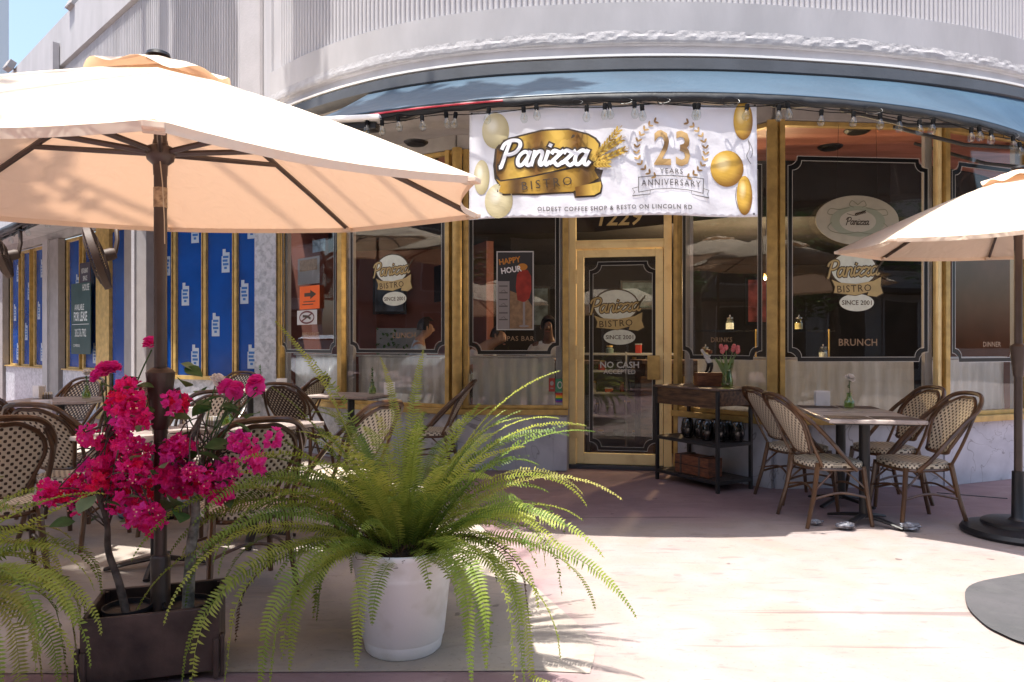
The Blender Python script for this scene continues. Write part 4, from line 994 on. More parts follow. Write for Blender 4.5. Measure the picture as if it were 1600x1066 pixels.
for k in range(6): o_.rect(w_*.07, h_*(.55-k*.085), w_*.30, h_*(.565-k*.085), .0025)
for k in range(3): o_.stroke([(w_*.12, h_*(.49-k*.17)), (w_*.2, h_*(.51-k*.17)), (w_*.27, h_*(.47-k*.17))], .004, dz=.0028)
o_.build('price_lines', M['inkg'], mp, HP)['kind'] = 'stuff'
t, mp, w_, h_ = flat_thing('orange_notice', 'orange arrow notice taped to the leftmost cafe window', 'notice', P0, P1, 472, 447, 503, 484, .03, mat('notice_orange', (.85, .13, .01), .5, var=.1))
Art().poly([(w_*.25, h_*.54), (w_*.55, h_*.54), (w_*.55, h_*.42), (w_*.85, h_*.62), (w_*.55, h_*.82), (w_*.55, h_*.70), (w_*.25, h_*.70)]).build('arrow_print', M['ink'], mp, t)
Art().rect(w_*.2, h_*.30, w_*.8, h_*.34).rect(w_*.15, h_*.18, w_*.7, h_*.22).build('text_lines', M['ink'], mp, t)
t, mp, w_, h_ = flat_thing('prohibition_notice', 'white square notice with a crossed out ring below the orange notice', 'notice', P0, P1, 468, 485, 499, 508, .03, M['pwhite'])
Art().ring(oval_pts(w_/2, h_/2, w_*.36, h_*.4, 24), .02).stroke([(w_*.25, h_*.25), (w_*.75, h_*.75)], .02, dz=.0006).build('ring_print', mat('dark_red_ink', (.12, .02, .02), .5), mp, t)
Art().stroke([(w_*.3, h_*.6), (w_*.55, h_*.55), (w_*.7, h_*.4)], .03, dz=.001).build('figure_print', M['ink'], mp, t)
t, mp, w_, h_ = flat_thing('menu_sheet', 'pale menu sheet with a photo taped above the orange notice', 'menu', P0, P1, 463, 402, 497, 446, -.02, M['pgrey'])
Art().rect(w_*.1, h_*.5, w_*.9, h_*.92).build('photo_print', M['ptan'], mp, t)
t, mp, w_, h_ = flat_thing('small_sign', 'small blue grey poster high in the leftmost cafe window', 'poster', P0, P1, 486, 374, 506, 395, -.02, mat('poster_blue', (.18, .25, .32), .5, var=.5, vscale=18))
t, mp, w_, h_ = flat_thing('sticker', 'small red round cornered sticker low on the glass left of the door', 'sticker', P2, P3, 857.5, 591, 867, 612, .012, M['pred'])
Art().oval(w_/2, h_*.62, w_*.3, h_*.18).rect(w_*.25, h_*.2, w_*.75, h_*.3, .0004).build('emblem', M['pgrey'], mp, t)
t, mp, w_, h_ = flat_thing('sticker', 'green sticker with a pale emblem beside the red sticker', 'sticker', P2, P3, 868, 592, 881.5, 612, .012, mat('sticker_green', (.03, .22, .12), .5))
Art().ring(oval_pts(w_/2, h_*.52, w_*.25, h_*.25, 16), .01).build('emblem', M['pwhite'], mp, t)
t, mp, w_, h_ = flat_thing('rainbow_sticker', 'rainbow striped sticker under the green sticker', 'sticker', P2, P3, 868, 614, 882, 629, .012, M['pdark'])
for k, c_ in enumerate(((.6, .02, .02), (.75, .25, .01), (.75, .6, .02), (.03, .3, .06), (.02, .08, .45), (.2, .03, .3))):
    Art().rect(.002, h_*(1-(k+1)/6.3)-.002, w_-.002, h_*(1-k/6.3)-.004).build('stripe', mat('rainbow_ink_%s' % ('red', 'orange', 'yellow', 'green', 'blue', 'violet')[k], c_, .5), mp, t)
# oval hanging sign inside the brunch window
c = hit(P5, P6, 1334, 346); e = hit(P5, P6, 1398, 346); rx = e[0]-c[0]; d_ = (P6-P5).normalized(); n_ = Vector((d_.y, -d_.x, 0))
OS = thing('oval_sign', 'cream oval sign with a wheat ear hanging in the big brunch window', 'sign', P5+d_*c[0]+n_*(.055)+Vector((0, 0, c[1])))
ry = rx*.57
mb = MB(); pts = [(rx*cos(2*pi*k/48), ry*sin(2*pi*k/48)) for k in range(48)]
mb.add([d_*x+n_*.006+Vector((0, 0, y)) for x, y in pts]+[d_*x-n_*.006+Vector((0, 0, y)) for x, y in pts], [tuple(range(48)), tuple(range(95, 47, -1))]+[(i, (i+1) % 48, 48+(i+1) % 48, 48+i) for i in range(48)])
mb.build('board', mat('sign_cream', (.52, .49, .38), .5, var=.12, vscale=9), OS, bevel=.003)
mp = planemap(n_*.006, d_, lift=.002)
M['sage'] = mat('sign_sage', (.36, .39, .29), .5); 
sg_ = Art().oval(0, -.01, rx*.66, ry*.62, 40); sg_.build('sage_field', M['sage'], mp, OS)
Art().oval(0, -.01, rx*.44, ry*.44, 32, .001).build('cream_field', mat('sign_cream_light', (.56, .53, .43), .5), mp, OS)
o_ = Art()
for s2 in (-1, 1):
    o_.stroke([(0, ry*.62), (s2*rx*.14, ry*.78), (s2*rx*.2, ry*.60), (s2*rx*.1, ry*.52)], .007, smooth=6, dz=.002)
    o_.stroke([(s2*rx*.2, ry*.5), (s2*rx*.45, ry*.42), (s2*rx*.66, ry*.44), (s2*rx*.72, ry*.25), (s2*rx*.6, ry*.2)], .006, smooth=6, dz=.002)
    o_.stroke([(s2*rx*.62, ry*-.1), (s2*rx*.72, -ry*.3), (s2*rx*.6, -ry*.48), (s2*rx*.3, -ry*.55), (0, -ry*.48)], .006, smooth=6, dz=.002)
o_.build('scroll_print', mat('sign_scroll', (.25, .26, .18), .5), mp, OS)
o_ = Art(); wordmark(o_, 0, -.02, .034, .22, 0, .0025); o_.build('wordmark', M['ink'], mp, OS)
o_ = Art().stroke([(-.10, .055), (-.02, .04), (.06, .075)], .004, smooth=5, dz=.0025)
for k in range(7): o_.oval(-.02+k*.014, .045+k*.004, .013, .005, 8, .003+k*.0001, R(-35)).oval(-.02+k*.014, .055+k*.004, .013, .005, 8, .004+k*.0001, R(45))
o_.build('wheat_print', M['ink'], mp, OS)
for s2 in (-1, 1): MB().tube([d_*(s2*rx*.5)+Vector((0, 0, ry*.85)), d_*(s2*rx*.45)+Vector((0, 0, 3.19-OS.location.z))], .0015, 4).build('cord', M['black'], OS)
# ------------------------------------------------------------------ market umbrellas
def umbrella(label, loc, R_, apex, rim, tilt, rotoff, ntips=8, hub=2.03, group=None, vent=True):
    U = thing('market_umbrella', label, 'umbrella', loc, 0, group)
    tm = Matrix.Translation((0, 0, (apex+rim)/2)) @ tilt @ Matrix.Translation((0, 0, -(apex+rim)/2))
    tips = [Vector((R_*cos(rotoff+2*pi*k/ntips), R_*sin(rotoff+2*pi*k/ntips), rim)) for k in range(ntips)]
    top = Vector((0, 0, apex)); mb = MB(); NR, NS = 14, 10
    for k in range(ntips):
        a, b = tips[k], tips[(k+1) % ntips]; g = []
        for i in range(NR+1):
            r = i/NR; row = []
            for j in range(NS+1):
                s_ = j/NS; p = top.lerp(a.lerp(b, s_), r)
                p.z += .018*sin(r*pi)*1.0                          # slight dome along the ribs
                p.z -= .012*r*4*s_*(1-s_)*(.35+.65*r)            # cloth hangs between the ribs
                ctr = Vector((0, 0, p.z)); p = p.lerp(ctr, .05*4*s_*(1-s_)*(r**3))  # scalloped hem
                row.append(tm @ p)
            g.append(row)
        base = len(mb.v); mb.v += [tuple(v) for row in g for v in row]
        for i in range(NR):
            for j in range(NS): mb.f.append((base+i*(NS+1)+j, base+i*(NS+1)+j+1, base+(i+1)*(NS+1)+j+1, base+(i+1)*(NS+1)+j))
    me = mb.mesh('canopy', M['canvas'], True); b = bmesh.new(); b.from_mesh(me); bmesh.ops.remove_doubles(b, verts=b.verts, dist=.001); bmesh.ops.recalc_face_normals(b, faces=b.faces); b.to_mesh(me); b.free()
    me.set_sharp_from_angle(angle=R(60))
    can = bpy.data.objects.new('canopy', me); COL.objects.link(can); can.parent = U
    hem = MB()
    for k in range(ntips):
        a, b = tips[k], tips[(k+1) % ntips]; A = []; B = []
        for j in range(13):
            s_ = j/12; p = a.lerp(b, s_); p.z -= .012*4*s_*(1-s_); ctr = Vector((0, 0, p.z)); p = p.lerp(ctr, .05*4*s_*(1-s_)); A.append(tm @ p); B.append(tm @ (p+Vector((0, 0, -.022))-p.normalized()*.004))
        hem.strip(A, B)
    hem.build('hem', M['canvas'], can, fix=False)
    for k in range(ntips):
        q = tm @ tips[k]; MB().box((q.x*.985, q.y*.985, q.z-.014), (.06, .05, .018), atan2(q.y, q.x)).build('rib_pocket', M['canvas'], can, bevel=.003)
    if vent:
        vb = MB(); nv = 64; rows = []
        for i, rr in enumerate((0, .09, .18, .265)):
            rr = rr*R_/1.36
            rows.append([tm @ Vector((rr*cos(a), rr*sin(a), apex+.034-(rr/R_)*(apex-rim)*.97+(.014*sin(a*8)+.008*sin(a*3+1) if i == 3 else (.009*sin(a*8) if i == 2 else 0)))) for a in [2*pi*j/nv for j in range(nv)]])
        vb.add([v for r in rows for v in r], [(i*nv+j, i*nv+(j+1) % nv, (i+1)*nv+(j+1) % nv, (i+1)*nv+j) for i in range(3) for j in range(nv)])
        vb.build('vent_cap', M['canvas'], U, smooth=True)
    q = tm @ Vector((0, 0, apex+.036)); MB().lathe([(0, .012), (.03, .010), (.042, .004), (.046, -.008), (0, -.012)], q, 18).build('finial', M['black'], U, smooth=True)
    hubp = Vector((0, 0, hub))
    for k in range(ntips):
        t_ = tips[k]; pts = []
        for f in (.02, .25, .5, .75, .985):
            p = top.lerp(t_, f); p.z += .018*sin(f*pi)-.018; pts.append(tm @ p)
        MB().tube(pts, .0095, 6, flat=1.4).build('rib', M['bronze'], U)
        m_ = top.lerp(t_, .52); m_.z += .018-.022; a = atan2(t_.y, t_.x)
        MB().tube([hubp+Vector((.04*cos(a), .04*sin(a), .0)), tm @ m_], .0095, 6, flat=1.3).build('strut', M['bronze'], U)
    MB().lathe([(.026, -.09), (.028, -.05), (.05, -.03), (.056, -.0), (.05, .02), (.030, .03), (.026, .05)], hubp, 20).build('hub', M['bronze'], U, smooth=True)
    q = tm @ Vector((0, 0, apex-.04)); MB().lathe([(.02, -.05), (.045, -.03), (.045, .02), (.02, .03)], q, 16).build('top_hub', M['bronze'], U, smooth=True)
    return U, tm
ucx, ucy = -1.40, 2.88
U1, tm = umbrella('cream market umbrella, its bronze pole standing in the brown planter box', (ucx, ucy, 0), 1.36, 2.38, 1.86, Matrix.Rotation(R(3.4), 4, 'X'), R(25))
MB().lathe([(.0245, .06), (.0245, 2.36)], (0, 0, 0), 20).build('pole', M['bronze'], U1, smooth=True)
MB().lathe([(.026, 0), (.026, .08)], (0, 0, 1.81), 20).build('tape', mat('tan_tape', (.48, .36, .22), .4, col2=(.22, .15, .09), vscale=60), U1, smooth=True)
cr = MB().lathe([(.026, .0), (.033, .01), (.052, .20), (.055, .225), (.045, .235), (.03, .245), (.0255, .245)], (0, 0, .93), 20).build('crank_housing', M['bronze'], U1, smooth=True)
MB().tube([(.05, 0, 1.07), (.075, -.01, 1.09), (.085, -.02, 1.04), (.08, -.02, 1.0)], .009, 8).build('crank_handle', M['bronze'], U1, smooth=True)
MB().lathe([(.0, .02), (.037, .02), (.037, .42), (.03, .43), (.025, .43)], (0, 0, 0), 20).build('base_sleeve', M['bronze'], U1, smooth=True)
MB().tube([(.012, -.03, 2.0), (.03, -.045, 1.9), (.04, -.05, 1.75), (.041, -.05, 1.66)], .0022, 5).build('cord', mat('cord', (.5, .42, .3), .8), U1)
MB().box((-.045, -1.18, 1.85), (.05, .02, .03), 0).build('label_tag', M['whitem'], U1)

U2, tm = umbrella('cream market umbrella on a black disc base at the right edge', (3.36, 4.80, 0), 1.10, 2.40, 1.93, Matrix.Rotation(R(2), 4, 'X'), R(20), hub=2.05)
MB().lathe([(.0245, .06), (.0245, 2.38)], (0, 0, 0), 20).build('pole', M['bronze'], U2, smooth=True)
MB().lathe([(.026, .0), (.03, .01), (.045, .17), (.048, .20), (.04, .21), (.0255, .22)], (0, 0, 1.05), 20).build('crank_housing', M['bronze'], U2, smooth=True)
MB().lathe([(.0, .0), (.325, .0), (.335, .02), (.32, .045), (.24, .062), (.215, .066), (.212, .085), (.20, .092), (.06, .098), (.04, .12), (.036, .42), (.0, .42)], (0, 0, .002), 48).build('disc_base', M['black'], U2, smooth=True)

# ------------------------------------------------------------------ planter box with two potted shrubs
PB = thing('planter_box', 'dark brown wooden planter box holding the umbrella pole and two nursery pots', 'planter', (-1.385, 2.835, 0), R(18))
bw, bd, bh = .465, .34, .27
for nm, c_, s_ in (('board', (0, -bd/2, bh/2+.02), (bw, .018, bh-.03)), ('board', (0, bd/2, bh/2+.02), (bw, .018, bh-.03)), ('board', (-bw/2+.009, 0, bh/2+.02), (.018, bd-.02, bh-.03)), ('board', (bw/2-.009, 0, bh/2+.02), (.018, bd-.02, bh-.03))):
    MB().box(c_, s_).build(nm, M['planter'], PB, bevel=.004)
MB().box((0, 0, .04), (bw-.04, bd-.02, .02)).build('bottom', M['planter'], PB)
for sx in (-1, 1):
    MB().box((sx*(bw/2-.01), -bd/2-.017, .085), (.022, .016, .15)).build('foot', M['planter'], PB, bevel=.006)
    MB().box((sx*(bw/2+.010), -bd/2+.0, .09), (.016, .03, .16)).build('foot', M['planter'], PB, bevel=.005)
    MB().box((sx*(bw/2-.02), bd/2-.02, bh/2), (.02, .02, bh)).build('corner_batten', M['planter'], PB)
M['bark'] = mat('bark', (.13, .105, .09), .9, bump=1, bscale=40, bdist=.01, col2=(.05, .04, .035), vscale=22)
M['barkpale'] = mat('mossy_bark', (.27, .27, .24), .9, bump=1, bscale=45, bdist=.01, col2=(.09, .09, .075), vscale=26)
M['leafd'] = mat('shrub_leaf', (.07, .17, .05), .45, var=.4, vscale=30, trans=.3)
M['leafl'] = mat('shrub_leaf_pale', (.22, .33, .16), .5, var=.2, vscale=30, trans=.35)
M['br1'] = mat('bract_magenta', (.90, .02, .26), .55, col2=(.85, .025, .36), vscale=12, trans=.5)
M['br2'] = mat('bract_pink', (.92, .07, .42), .55, col2=(.80, .04, .45), vscale=12, trans=.5)
M['br3'] = mat('bract_red', (.88, .01, .13), .55, trans=.45)
M['stam'] = mat('stamen', (.85, .5, .35), .6)
M['rosew'] = mat('petal_white', (.86, .84, .82), .6, trans=.3)
def leaf_mesh(L, w, mt, fold=.25, curl=.2, nm='leaf'):
    mb = MB(); vs = []; prof = (0, .55, .95, 1, .82, .45, 0)
    for i, k in enumerate(prof):
        t = i/6; y = L*t; z = -curl*L*t*t
        vs += [(-w*k, y, z+w*k*fold), (0, y, z), (w*k, y, z+w*k*fold)]
    fs = []
    for i in range(6): fs += [(i*3, i*3+1, i*3+4, i*3+3), (i*3+1, i*3+2, i*3+5, i*3+4)]
    mb.add(vs, fs); return mb.mesh(nm, mt, True)
leafA = leaf_mesh(.085, .030, M['leafd']); leafB = leaf_mesh(.07, .027, M['leafl']); leafC = leaf_mesh(.11, .042, M['leafd'])
def bract_cluster(rad, n, mt, nm='blossom'):
    mb = MB()
    for i in range(n):
        d_ = Vector((random.gauss(0, 1), random.gauss(0, 1), random.gauss(0, .9))).normalized(); c_ = d_*rad*random.uniform(.35, 1)
        rot = d_.to_track_quat('Z', 'Y').to_matrix().to_4x4() @ Matrix.Rotation(random.uniform(0, 6), 4, 'Z')
        s_ = random.uniform(.75, 1.15)
        for k in range(3):
            m_ = Matrix.Translation(c_) @ rot @ Matrix.Rotation(k*2*pi/3, 4, 'Z') @ Matrix.Rotation(R(35+random.uniform(-15, 20)), 4, 'X')
            vs = []; prof = (.25, .85, 1, .62, .0)
            for j, q in enumerate(prof):
                y = .026*s_*j/4; vs += [m_ @ Vector((-.0115*q*s_, y, .003*sin(j))), m_ @ Vector((0, y, -.003)), m_ @ Vector((.0115*q*s_, y, .003*cos(j*2)))]
            fs = []
            for j in range(4): fs += [(j*3, j*3+1, j*3+4, j*3+3), (j*3+1, j*3+2, j*3+5, j*3+4)]
            mb.add(vs, fs)
    return mb.mesh(nm, mt, False)
def stamens(rad, n):
    mb = MB()
    for i in range(n):
        d_ = Vector((random.gauss(0, 1), random.gauss(0, 1), random.gauss(0, 1))).normalized(); mb.lathe([(0, .004), (.004, 0), (0, -.004)], d_*rad*.95, 5)
    return mb.mesh('stamens', M['stam'])
CL = {}
for k, mt in enumerate((M['br1'], M['br2'], M['br3'])): CL[k] = [bract_cluster(.034, 10, mt) for _ in range(4)]
ST = stamens(.034, 5)
def petal_flower(r, mt, layers=4):
    """a ruffled double bloom: petals set round a dome, each with a wavy edge"""
    mb = MB(); g_ = random.Random(int(r*1e5)+layers); N_ = 12*layers
    for i in range(N_):
        z = 1-1.25*(i+.5)/N_; ph = i*2.39996; q_ = sqrt(max(0, 1-z*z)); d_ = Vector((q_*cos(ph), q_*sin(ph), z))
        m_ = Matrix.Translation(d_*r*.30+Vector((0, 0, r*.3))) @ d_.to_track_quat('Y', 'Z').to_matrix().to_4x4() @ Matrix.Rotation(g_.uniform(-.7, .7), 4, 'Y')
        s_ = r*g_.uniform(.62, .8); vs = []
        for j, q in enumerate((.35, .8, 1.0)):
            y = s_*j/2; w_ = s_*.62*q
            vs += [m_ @ Vector((-w_, y, .12*s_*(j == 2)*g_.uniform(-1, 1))), m_ @ Vector((0, y*1.08, .1*s_*g_.uniform(-1, 1))), m_ @ Vector((w_, y, .12*s_*(j == 2)*g_.uniform(-1, 1)))]
        mb.add(vs, [f for j in range(2) for f in ((j*3, j*3+1, j*3+4, j*3+3), (j*3+1, j*3+2, j*3+5, j*3+4))])
    return mb.mesh('flower', mt)
FLP = petal_flower(.030, M['br2']); FLW = petal_flower(.030, M['rosew'])
def put(me, nm, parent, p, e=None, s_=1):
    o = bpy.data.objects.new(nm, me); COL.objects.link(o); o.parent = parent; o.location = p
    o.rotation_euler = e or (random.uniform(0, 6), random.uniform(0, 6), random.uniform(0, 6)); o.scale = (s_,)*3; return o
def shrub(label, foot, trunkpts, r0, mt, clusters, leaves, flowers, pot=(.085, .20)):
    T = thing('potted_shrub', label, 'shrub', foot); f0 = Vector(foot)
    MB().lathe([(0, .05), (pot[0]*.85, .05), (pot[0], .05+pot[1]), (pot[0]*1.06, .05+pot[1]), (pot[0]*1.06, .05+pot[1]-.015), (pot[0]*.95, .05+pot[1]-.02), (0, .05+pot[1]-.03)], (0, 0, 0), 28).build('pot', M['blackpl'], T, smooth=True)
    tp = catmull([Vector(p)-f0 for p in trunkpts], 5); n = len(tp)
    MB().tube(tp, [r0*(1-.65*i/n) for i in range(n)], 10).build('trunk', mt, T, smooth=True)
    hub_ = tp[-1]; k = 0
    for (px, py, dd_, kind) in clusters:
        p = PX(px, py, dd_)-f0
        for _ in range(1): put(random.choice(CL[kind]), 'blossom', T, p, s_=random.uniform(.7, 1.2))
        if k % 3 == 1: put(random.choice((leafA, leafB, leafA)), 'leaf', T, p+Vector((random.uniform(-.05, .05), random.uniform(-.01, .05), random.uniform(-.05, .05))), (random.uniform(-.6, .9), random.uniform(-.6, .6), random.uniform(0, 6.28)), random.uniform(.45, .8))
        if k % 2 == 0: put(ST, 'stamens', T, p)['kind'] = 'stuff'
        if k % 2 == 0:
            b0 = tp[min(n-1, int(n*random.uniform(.55, 1)))]; mid_ = b0.lerp(p, .55)+Vector((random.uniform(-.04, .04), random.uniform(-.04, .04), .04))
            MB().tube(catmull([b0, mid_, p], 4), .0028, 5).build('branch', M['bark'], T)
        k += 1
    for (px, py, dd_, kind, s_) in leaves:
        p = PX(px, py, dd_)-f0; put((leafA, leafB, leafC)[kind], 'leaf', T, p, (random.uniform(-.6, .9), random.uniform(-.6, .6), random.uniform(0, 6.28)), s_)
    for (px, py, dd_, kind) in flowers:
        p = PX(px, py, dd_)-f0; put(FLW if kind else FLP, 'flower', T, p, (random.uniform(-.5, 1.0), random.uniform(-.5, .5), random.uniform(0, 6)), random.uniform(.9, 1.2))
        b0 = hub_.lerp(tp[n//2], random.random()); MB().tube(catmull([b0, b0.lerp(p, .6)+Vector((0, 0, .02)), p+Vector((0, 0, -.01))], 5), .003, 5).build('stem', M['leafd'], T)
    return T
rg = random.Random(11)
spine = [((206, 622), 22, 28, 10), ((188, 652), 36, 22, 11), ((162, 684), 40, 20, 10), ((200, 720), 42, 30, 19), ((165, 750), 66, 26, 22), ((104, 770), 36, 20, 14), ((212, 784), 38, 32, 16), ((230, 812), 24, 12, 6), ((128, 678), 20, 10, 4), ((190, 612), 12, 24, 4)]
clus = []
for (c_, sx, sy, n_c) in spine:
    for _ in range(n_c):
        a = rg.uniform(0, 2*pi); r_ = sqrt(rg.random()); clus.append((c_[0]+r_*cos(a)*sx, c_[1]+r_*sin(a)*sy, 2.78+rg.uniform(-.13, .16), rg.choice((0, 0, 0, 1, 2))))
lv = [(183, 602, 2.8, 0, 1), (195, 598, 2.85, 0, .9), (178, 608, 2.8, 0, .9), (207, 606, 2.8, 2, .8), (217, 610, 2.85, 0, .8), (150, 768, 2.66, 1, 1), (184, 780, 2.66, 1, 1.1), (122, 803, 2.66, 1, 1.3), (190, 665, 2.7, 1, .7), (225, 745, 2.68, 1, .8), (118, 815, 2.7, 0, 1), (160, 700, 2.95, 0, 1), (140, 730, 2.95, 0, 1), (200, 760, 2.95, 0, 1), (230, 705, 2.8, 0, .8), (245, 655, 2.95, 0, .8)]
shrub('magenta bougainvillea with a slanting grey trunk, left of the umbrella pole', (-1.50, 2.82, 0), [(-1.50, 2.82, .2), (-1.53, 2.815, .34), (-1.58, 2.83, .46), (-1.575, 2.81, .58), (-1.62, 2.80, .78), (-1.54, 2.8, .95)], .0165, M['bark'], clus, lv, [(165, 583, 2.8, 0), (158, 592, 2.78, 0), (176, 580, 2.8, 0), (237, 543, 2.95, 0), (231, 615, 2.95, 1)])
spine = [((268, 740), 20, 12, 9), ((295, 750), 28, 14, 14), ((328, 752), 22, 14, 11), ((272, 712), 12, 14, 6), ((288, 698), 16, 8, 4), ((350, 765), 16, 14, 7), ((276, 628), 12, 10, 4)]
clus = []
for (c_, sx, sy, n_c) in spine:
    for _ in range(n_c):
        a = rg.uniform(0, 2*pi); r_ = sqrt(rg.random()); clus.append((c_[0]+r_*cos(a)*sx, c_[1]+r_*sin(a)*sy, 2.82+rg.uniform(-.1, .12), rg.choice((0, 1, 1, 2))))
for x_, y_ in ((356, 722), (365, 735), (382, 700), (384, 712), (398, 706), (400, 728), (407, 735), (372, 688), (428, 683), (355, 735), (405, 720), (378, 692), (350, 730)): clus.append((x_, y_, 2.75, 1))
lv = [(308, 708, 2.75, 2, 1.3), (318, 700, 2.75, 2, 1.1), (300, 700, 2.8, 2, 1.0), (330, 635, 2.8, 2, .9), (345, 640, 2.8, 0, 1.2), (300, 655, 2.8, 0, 1), (312, 645, 2.8, 0, 1), (290, 605, 2.8, 0, 1.1), (282, 568, 2.85, 1, 1), (288, 575, 2.85, 0, 1), (256, 732, 2.66, 1, 1), (270, 790, 2.7, 0, 1.2), (278, 798, 2.7, 2, .9), (263, 783, 2.7, 0, 1), (335, 750, 2.8, 0, 1), (350, 655, 2.8, 0, 1), (320, 610, 2.8, 0, .9), (345, 620, 2.8, 0, .9), (365, 660, 2.8, 2, .9), (375, 640, 2.8, 0, 1), (310, 780, 2.8, 0, 1), (385, 655, 2.75, 2, .8)]
shrub('taller pink and white flowering shrub with a mossy trunk, right of the umbrella pole', (-1.285, 2.865, 0), [(-1.285, 2.865, .2), (-1.27, 2.86, .45), (-1.255, 2.87, .62), (-1.28, 2.87, .85), (-1.22, 2.86, 1.0)], .024, M['barkpale'], clus, lv,
      [(356, 610, 2.8, 0), (365, 617, 2.78, 0), (370, 610, 2.8, 0), (401, 601, 2.8, 0), (400, 610, 2.8, 0), (336, 599, 2.8, 1), (268, 622, 2.9, 0)])

# ------------------------------------------------------------------ ferns
M['fern'] = [mat('frond_%s' % n_, c_, .5, col2=c2, vscale=6, trans=.5, vlo=.4, vhi=.6) for n_, c_, c2 in (('deep_green', (.19, .28, .045), (.11, .19, .03)), ('green', (.30, .38, .06), (.20, .29, .045)), ('lime', (.44, .48, .09), (.33, .40, .07)), ('yellowed', (.48, .45, .12), (.34, .34, .09)), ('withered', (.13, .075, .03), (.07, .04, .02)))]
def frond(parent, base, az, el, L, droop, mi, rg, w=.040, curl=0):
    pts = []; p = Vector(base); pitch = el; n = int(L/.0122); yaw = az; roll = rg.uniform(-.6, .6); dyaw = rg.uniform(-.35, .35)
    ds = L/n; mb = MB(); P_ = []
    for i in range(n+1):
        t = i/n; P_.append((p.copy(), pitch, yaw)); pitch -= droop*ds*(.45+1.5*t)/1.0; pitch = max(pitch, -1.45)
        yaw += dyaw*ds; p = p+Vector((cos(pitch)*cos(yaw), cos(pitch)*sin(yaw), sin(pitch)))*ds
        if p.z < .02: p.z = .02; pitch = max(pitch, -.05)
    mb.tube([q[0] for q in P_[::4]]+[P_[-1][0]], [.0022*(1-.7*j/(len(P_[::4]))) for j in range(len(P_[::4])+1)], 4, cap=False)
    s0 = max(2, int(n*.10)); worn = rg.random() < .25; wob = rg.uniform(.0, .5); wph = rg.uniform(0, 6)
    for i in range(s0, n):
        t = i/n; c_, pt, yw = P_[i]; T_ = Vector((cos(pt)*cos(yw), cos(pt)*sin(yw), sin(pt))); S_ = Vector((-sin(yw), cos(yw), 0)); N_ = S_.cross(T_)*-1
        rl = roll+wob*sin(t*5+wph); S2_ = S_*cos(rl)+N_*sin(rl)
        wl_ = w*(min(1, (t-.06)/.16)**.6)*(1 if t < .55 else max(.12, 1-((t-.55)/.45)**1.6*.88))*rg.uniform(.85, 1.1)
        for sg in (-1, 1):
            if rg.random() < .03 or (worn and t > .5 and rg.random() < .35): continue
            d_ = (S2_*sg+T_*.28+N_*rg.uniform(.0, .35)).normalized(); q = T_*.0040
            e_ = c_+d_*wl_; m_ = c_+d_*wl_*.5+N_*.002
            mb.add([c_-q*.7, c_+q*.7, m_+q, m_-q, e_+q*.15-N_*.004, ], [(0, 1, 2, 3), (3, 2, 4)])
    o = mb.build('frond', M['fern'][mi], parent, fix=False); return o
FX, FY = -.455, 3.03
FP = thing('potted_fern', 'large Boston fern spilling from a white pot in front of the tables', 'potted plant', (FX, FY, 0))
mb = MB().lathe([(0, .004), (.150, .004), (.158, .012), (.166, .055), (.167, .060), (.171, .064), (.198, .315), (.200, .318), (.2015, .335), (.2015, .338), (.204, .345), (.213, .40), (.218, .408), (.222, .42), (.222, .432), (.214, .436), (.203, .43), (.198, .38), (0, .37)], seg=64)
mb.build('pot', M['white'], FP, smooth=True)
rgf = random.Random(5)
sb = MB()
for _ in range(420):
    a = rgf.uniform(0, 2*pi); r_ = .19*sqrt(rgf.random()); b_ = Vector((r_*cos(a), r_*sin(a), .375)); h_ = rgf.uniform(.04, .16)*(1.25-r_/.25)
    sb.tube([b_, b_+Vector((rgf.uniform(-.02, .02)+cos(a)*.01, rgf.uniform(-.02, .02)+sin(a)*.01, h_*.6)), b_+Vector((rgf.uniform(-.04, .04)+cos(a)*.04, rgf.uniform(-.04, .04)+sin(a)*.04, h_))], [.0022, .0018, .001], 3, cap=False)
sb.build('old_stems', mat('dead_stems', (.10, .05, .02), .9, col2=(.03, .016, .008), vscale=40), FP, fix=False)['kind'] = 'stuff'
MB().lathe([(0, .43), (.12, .42), (.19, .395), (.2, .38)], seg=24).build('root_mass', mat('root_mass', (.05, .03, .018), .95, bump=1, bscale=60, bdist=.02, var=.5, vscale=50), FP, smooth=True)
def fern_fronds(parent, rg, spec, rad):
    for (n_, az0, az1, el0, el1, L0_, L1_, dr0, dr1, mis) in spec:
        for k in range(n_):
            az = R(az0+(az1-az0)*(k+rg.random())/n_); el = R(rg.uniform(el0, el1)); L_ = rg.uniform(L0_, L1_)
            r_ = rad*rg.uniform(.15, .95)*(1 if el < 1 else .6); base = (r_*cos(az), r_*sin(az), .40+rg.uniform(-.01, .02))
            frond(parent, base, az, el, L_, rg.uniform(dr0, dr1), rg.choice(mis), rg, rg.uniform(.036, .050))
fern_fronds(FP, rgf, [
    (40, 0, 360, 58, 85, .62, .95, .6, 1.5, (0, 1, 1, 2)),          # tall upright crown
    (24, -45, 225, 42, 66, .62, .95, 1.2, 2.4, (0, 0, 1, 1, 2)),
    (7, 225, 315, 58, 76, .35, .62, .9, 2.0, (0, 1, 1, 2)),       # arching
    (14, 120, 235, 38, 64, .75, 1.0, 1.4, 2.2, (0, 1, 1, 2)),          # long ones to the left
    (11, -60, 50, 34, 56, .60, .84, 1.8, 2.9, (0, 1, 2)),         # right side
    (14, -20, 200, 14, 42, .5, .8, 2.6, 4.6, (0, 0, 1, 1, 2)),
    (5, 195, 240, 14, 40, .4, .8, 1.8, 3.8, (0, 1, 2, 4)), (6, 300, 345, 14, 40, .4, .8, 1.8, 3.8, (0, 1, 2, 4)),
    (22, 0, 360, 60, 85, .3, .5, 1.5, 3.5, (0, 0, 1)),
    (6, 190, 350, 20, 40, .3, .45, 4, 6, (0, 1)),
], .17)
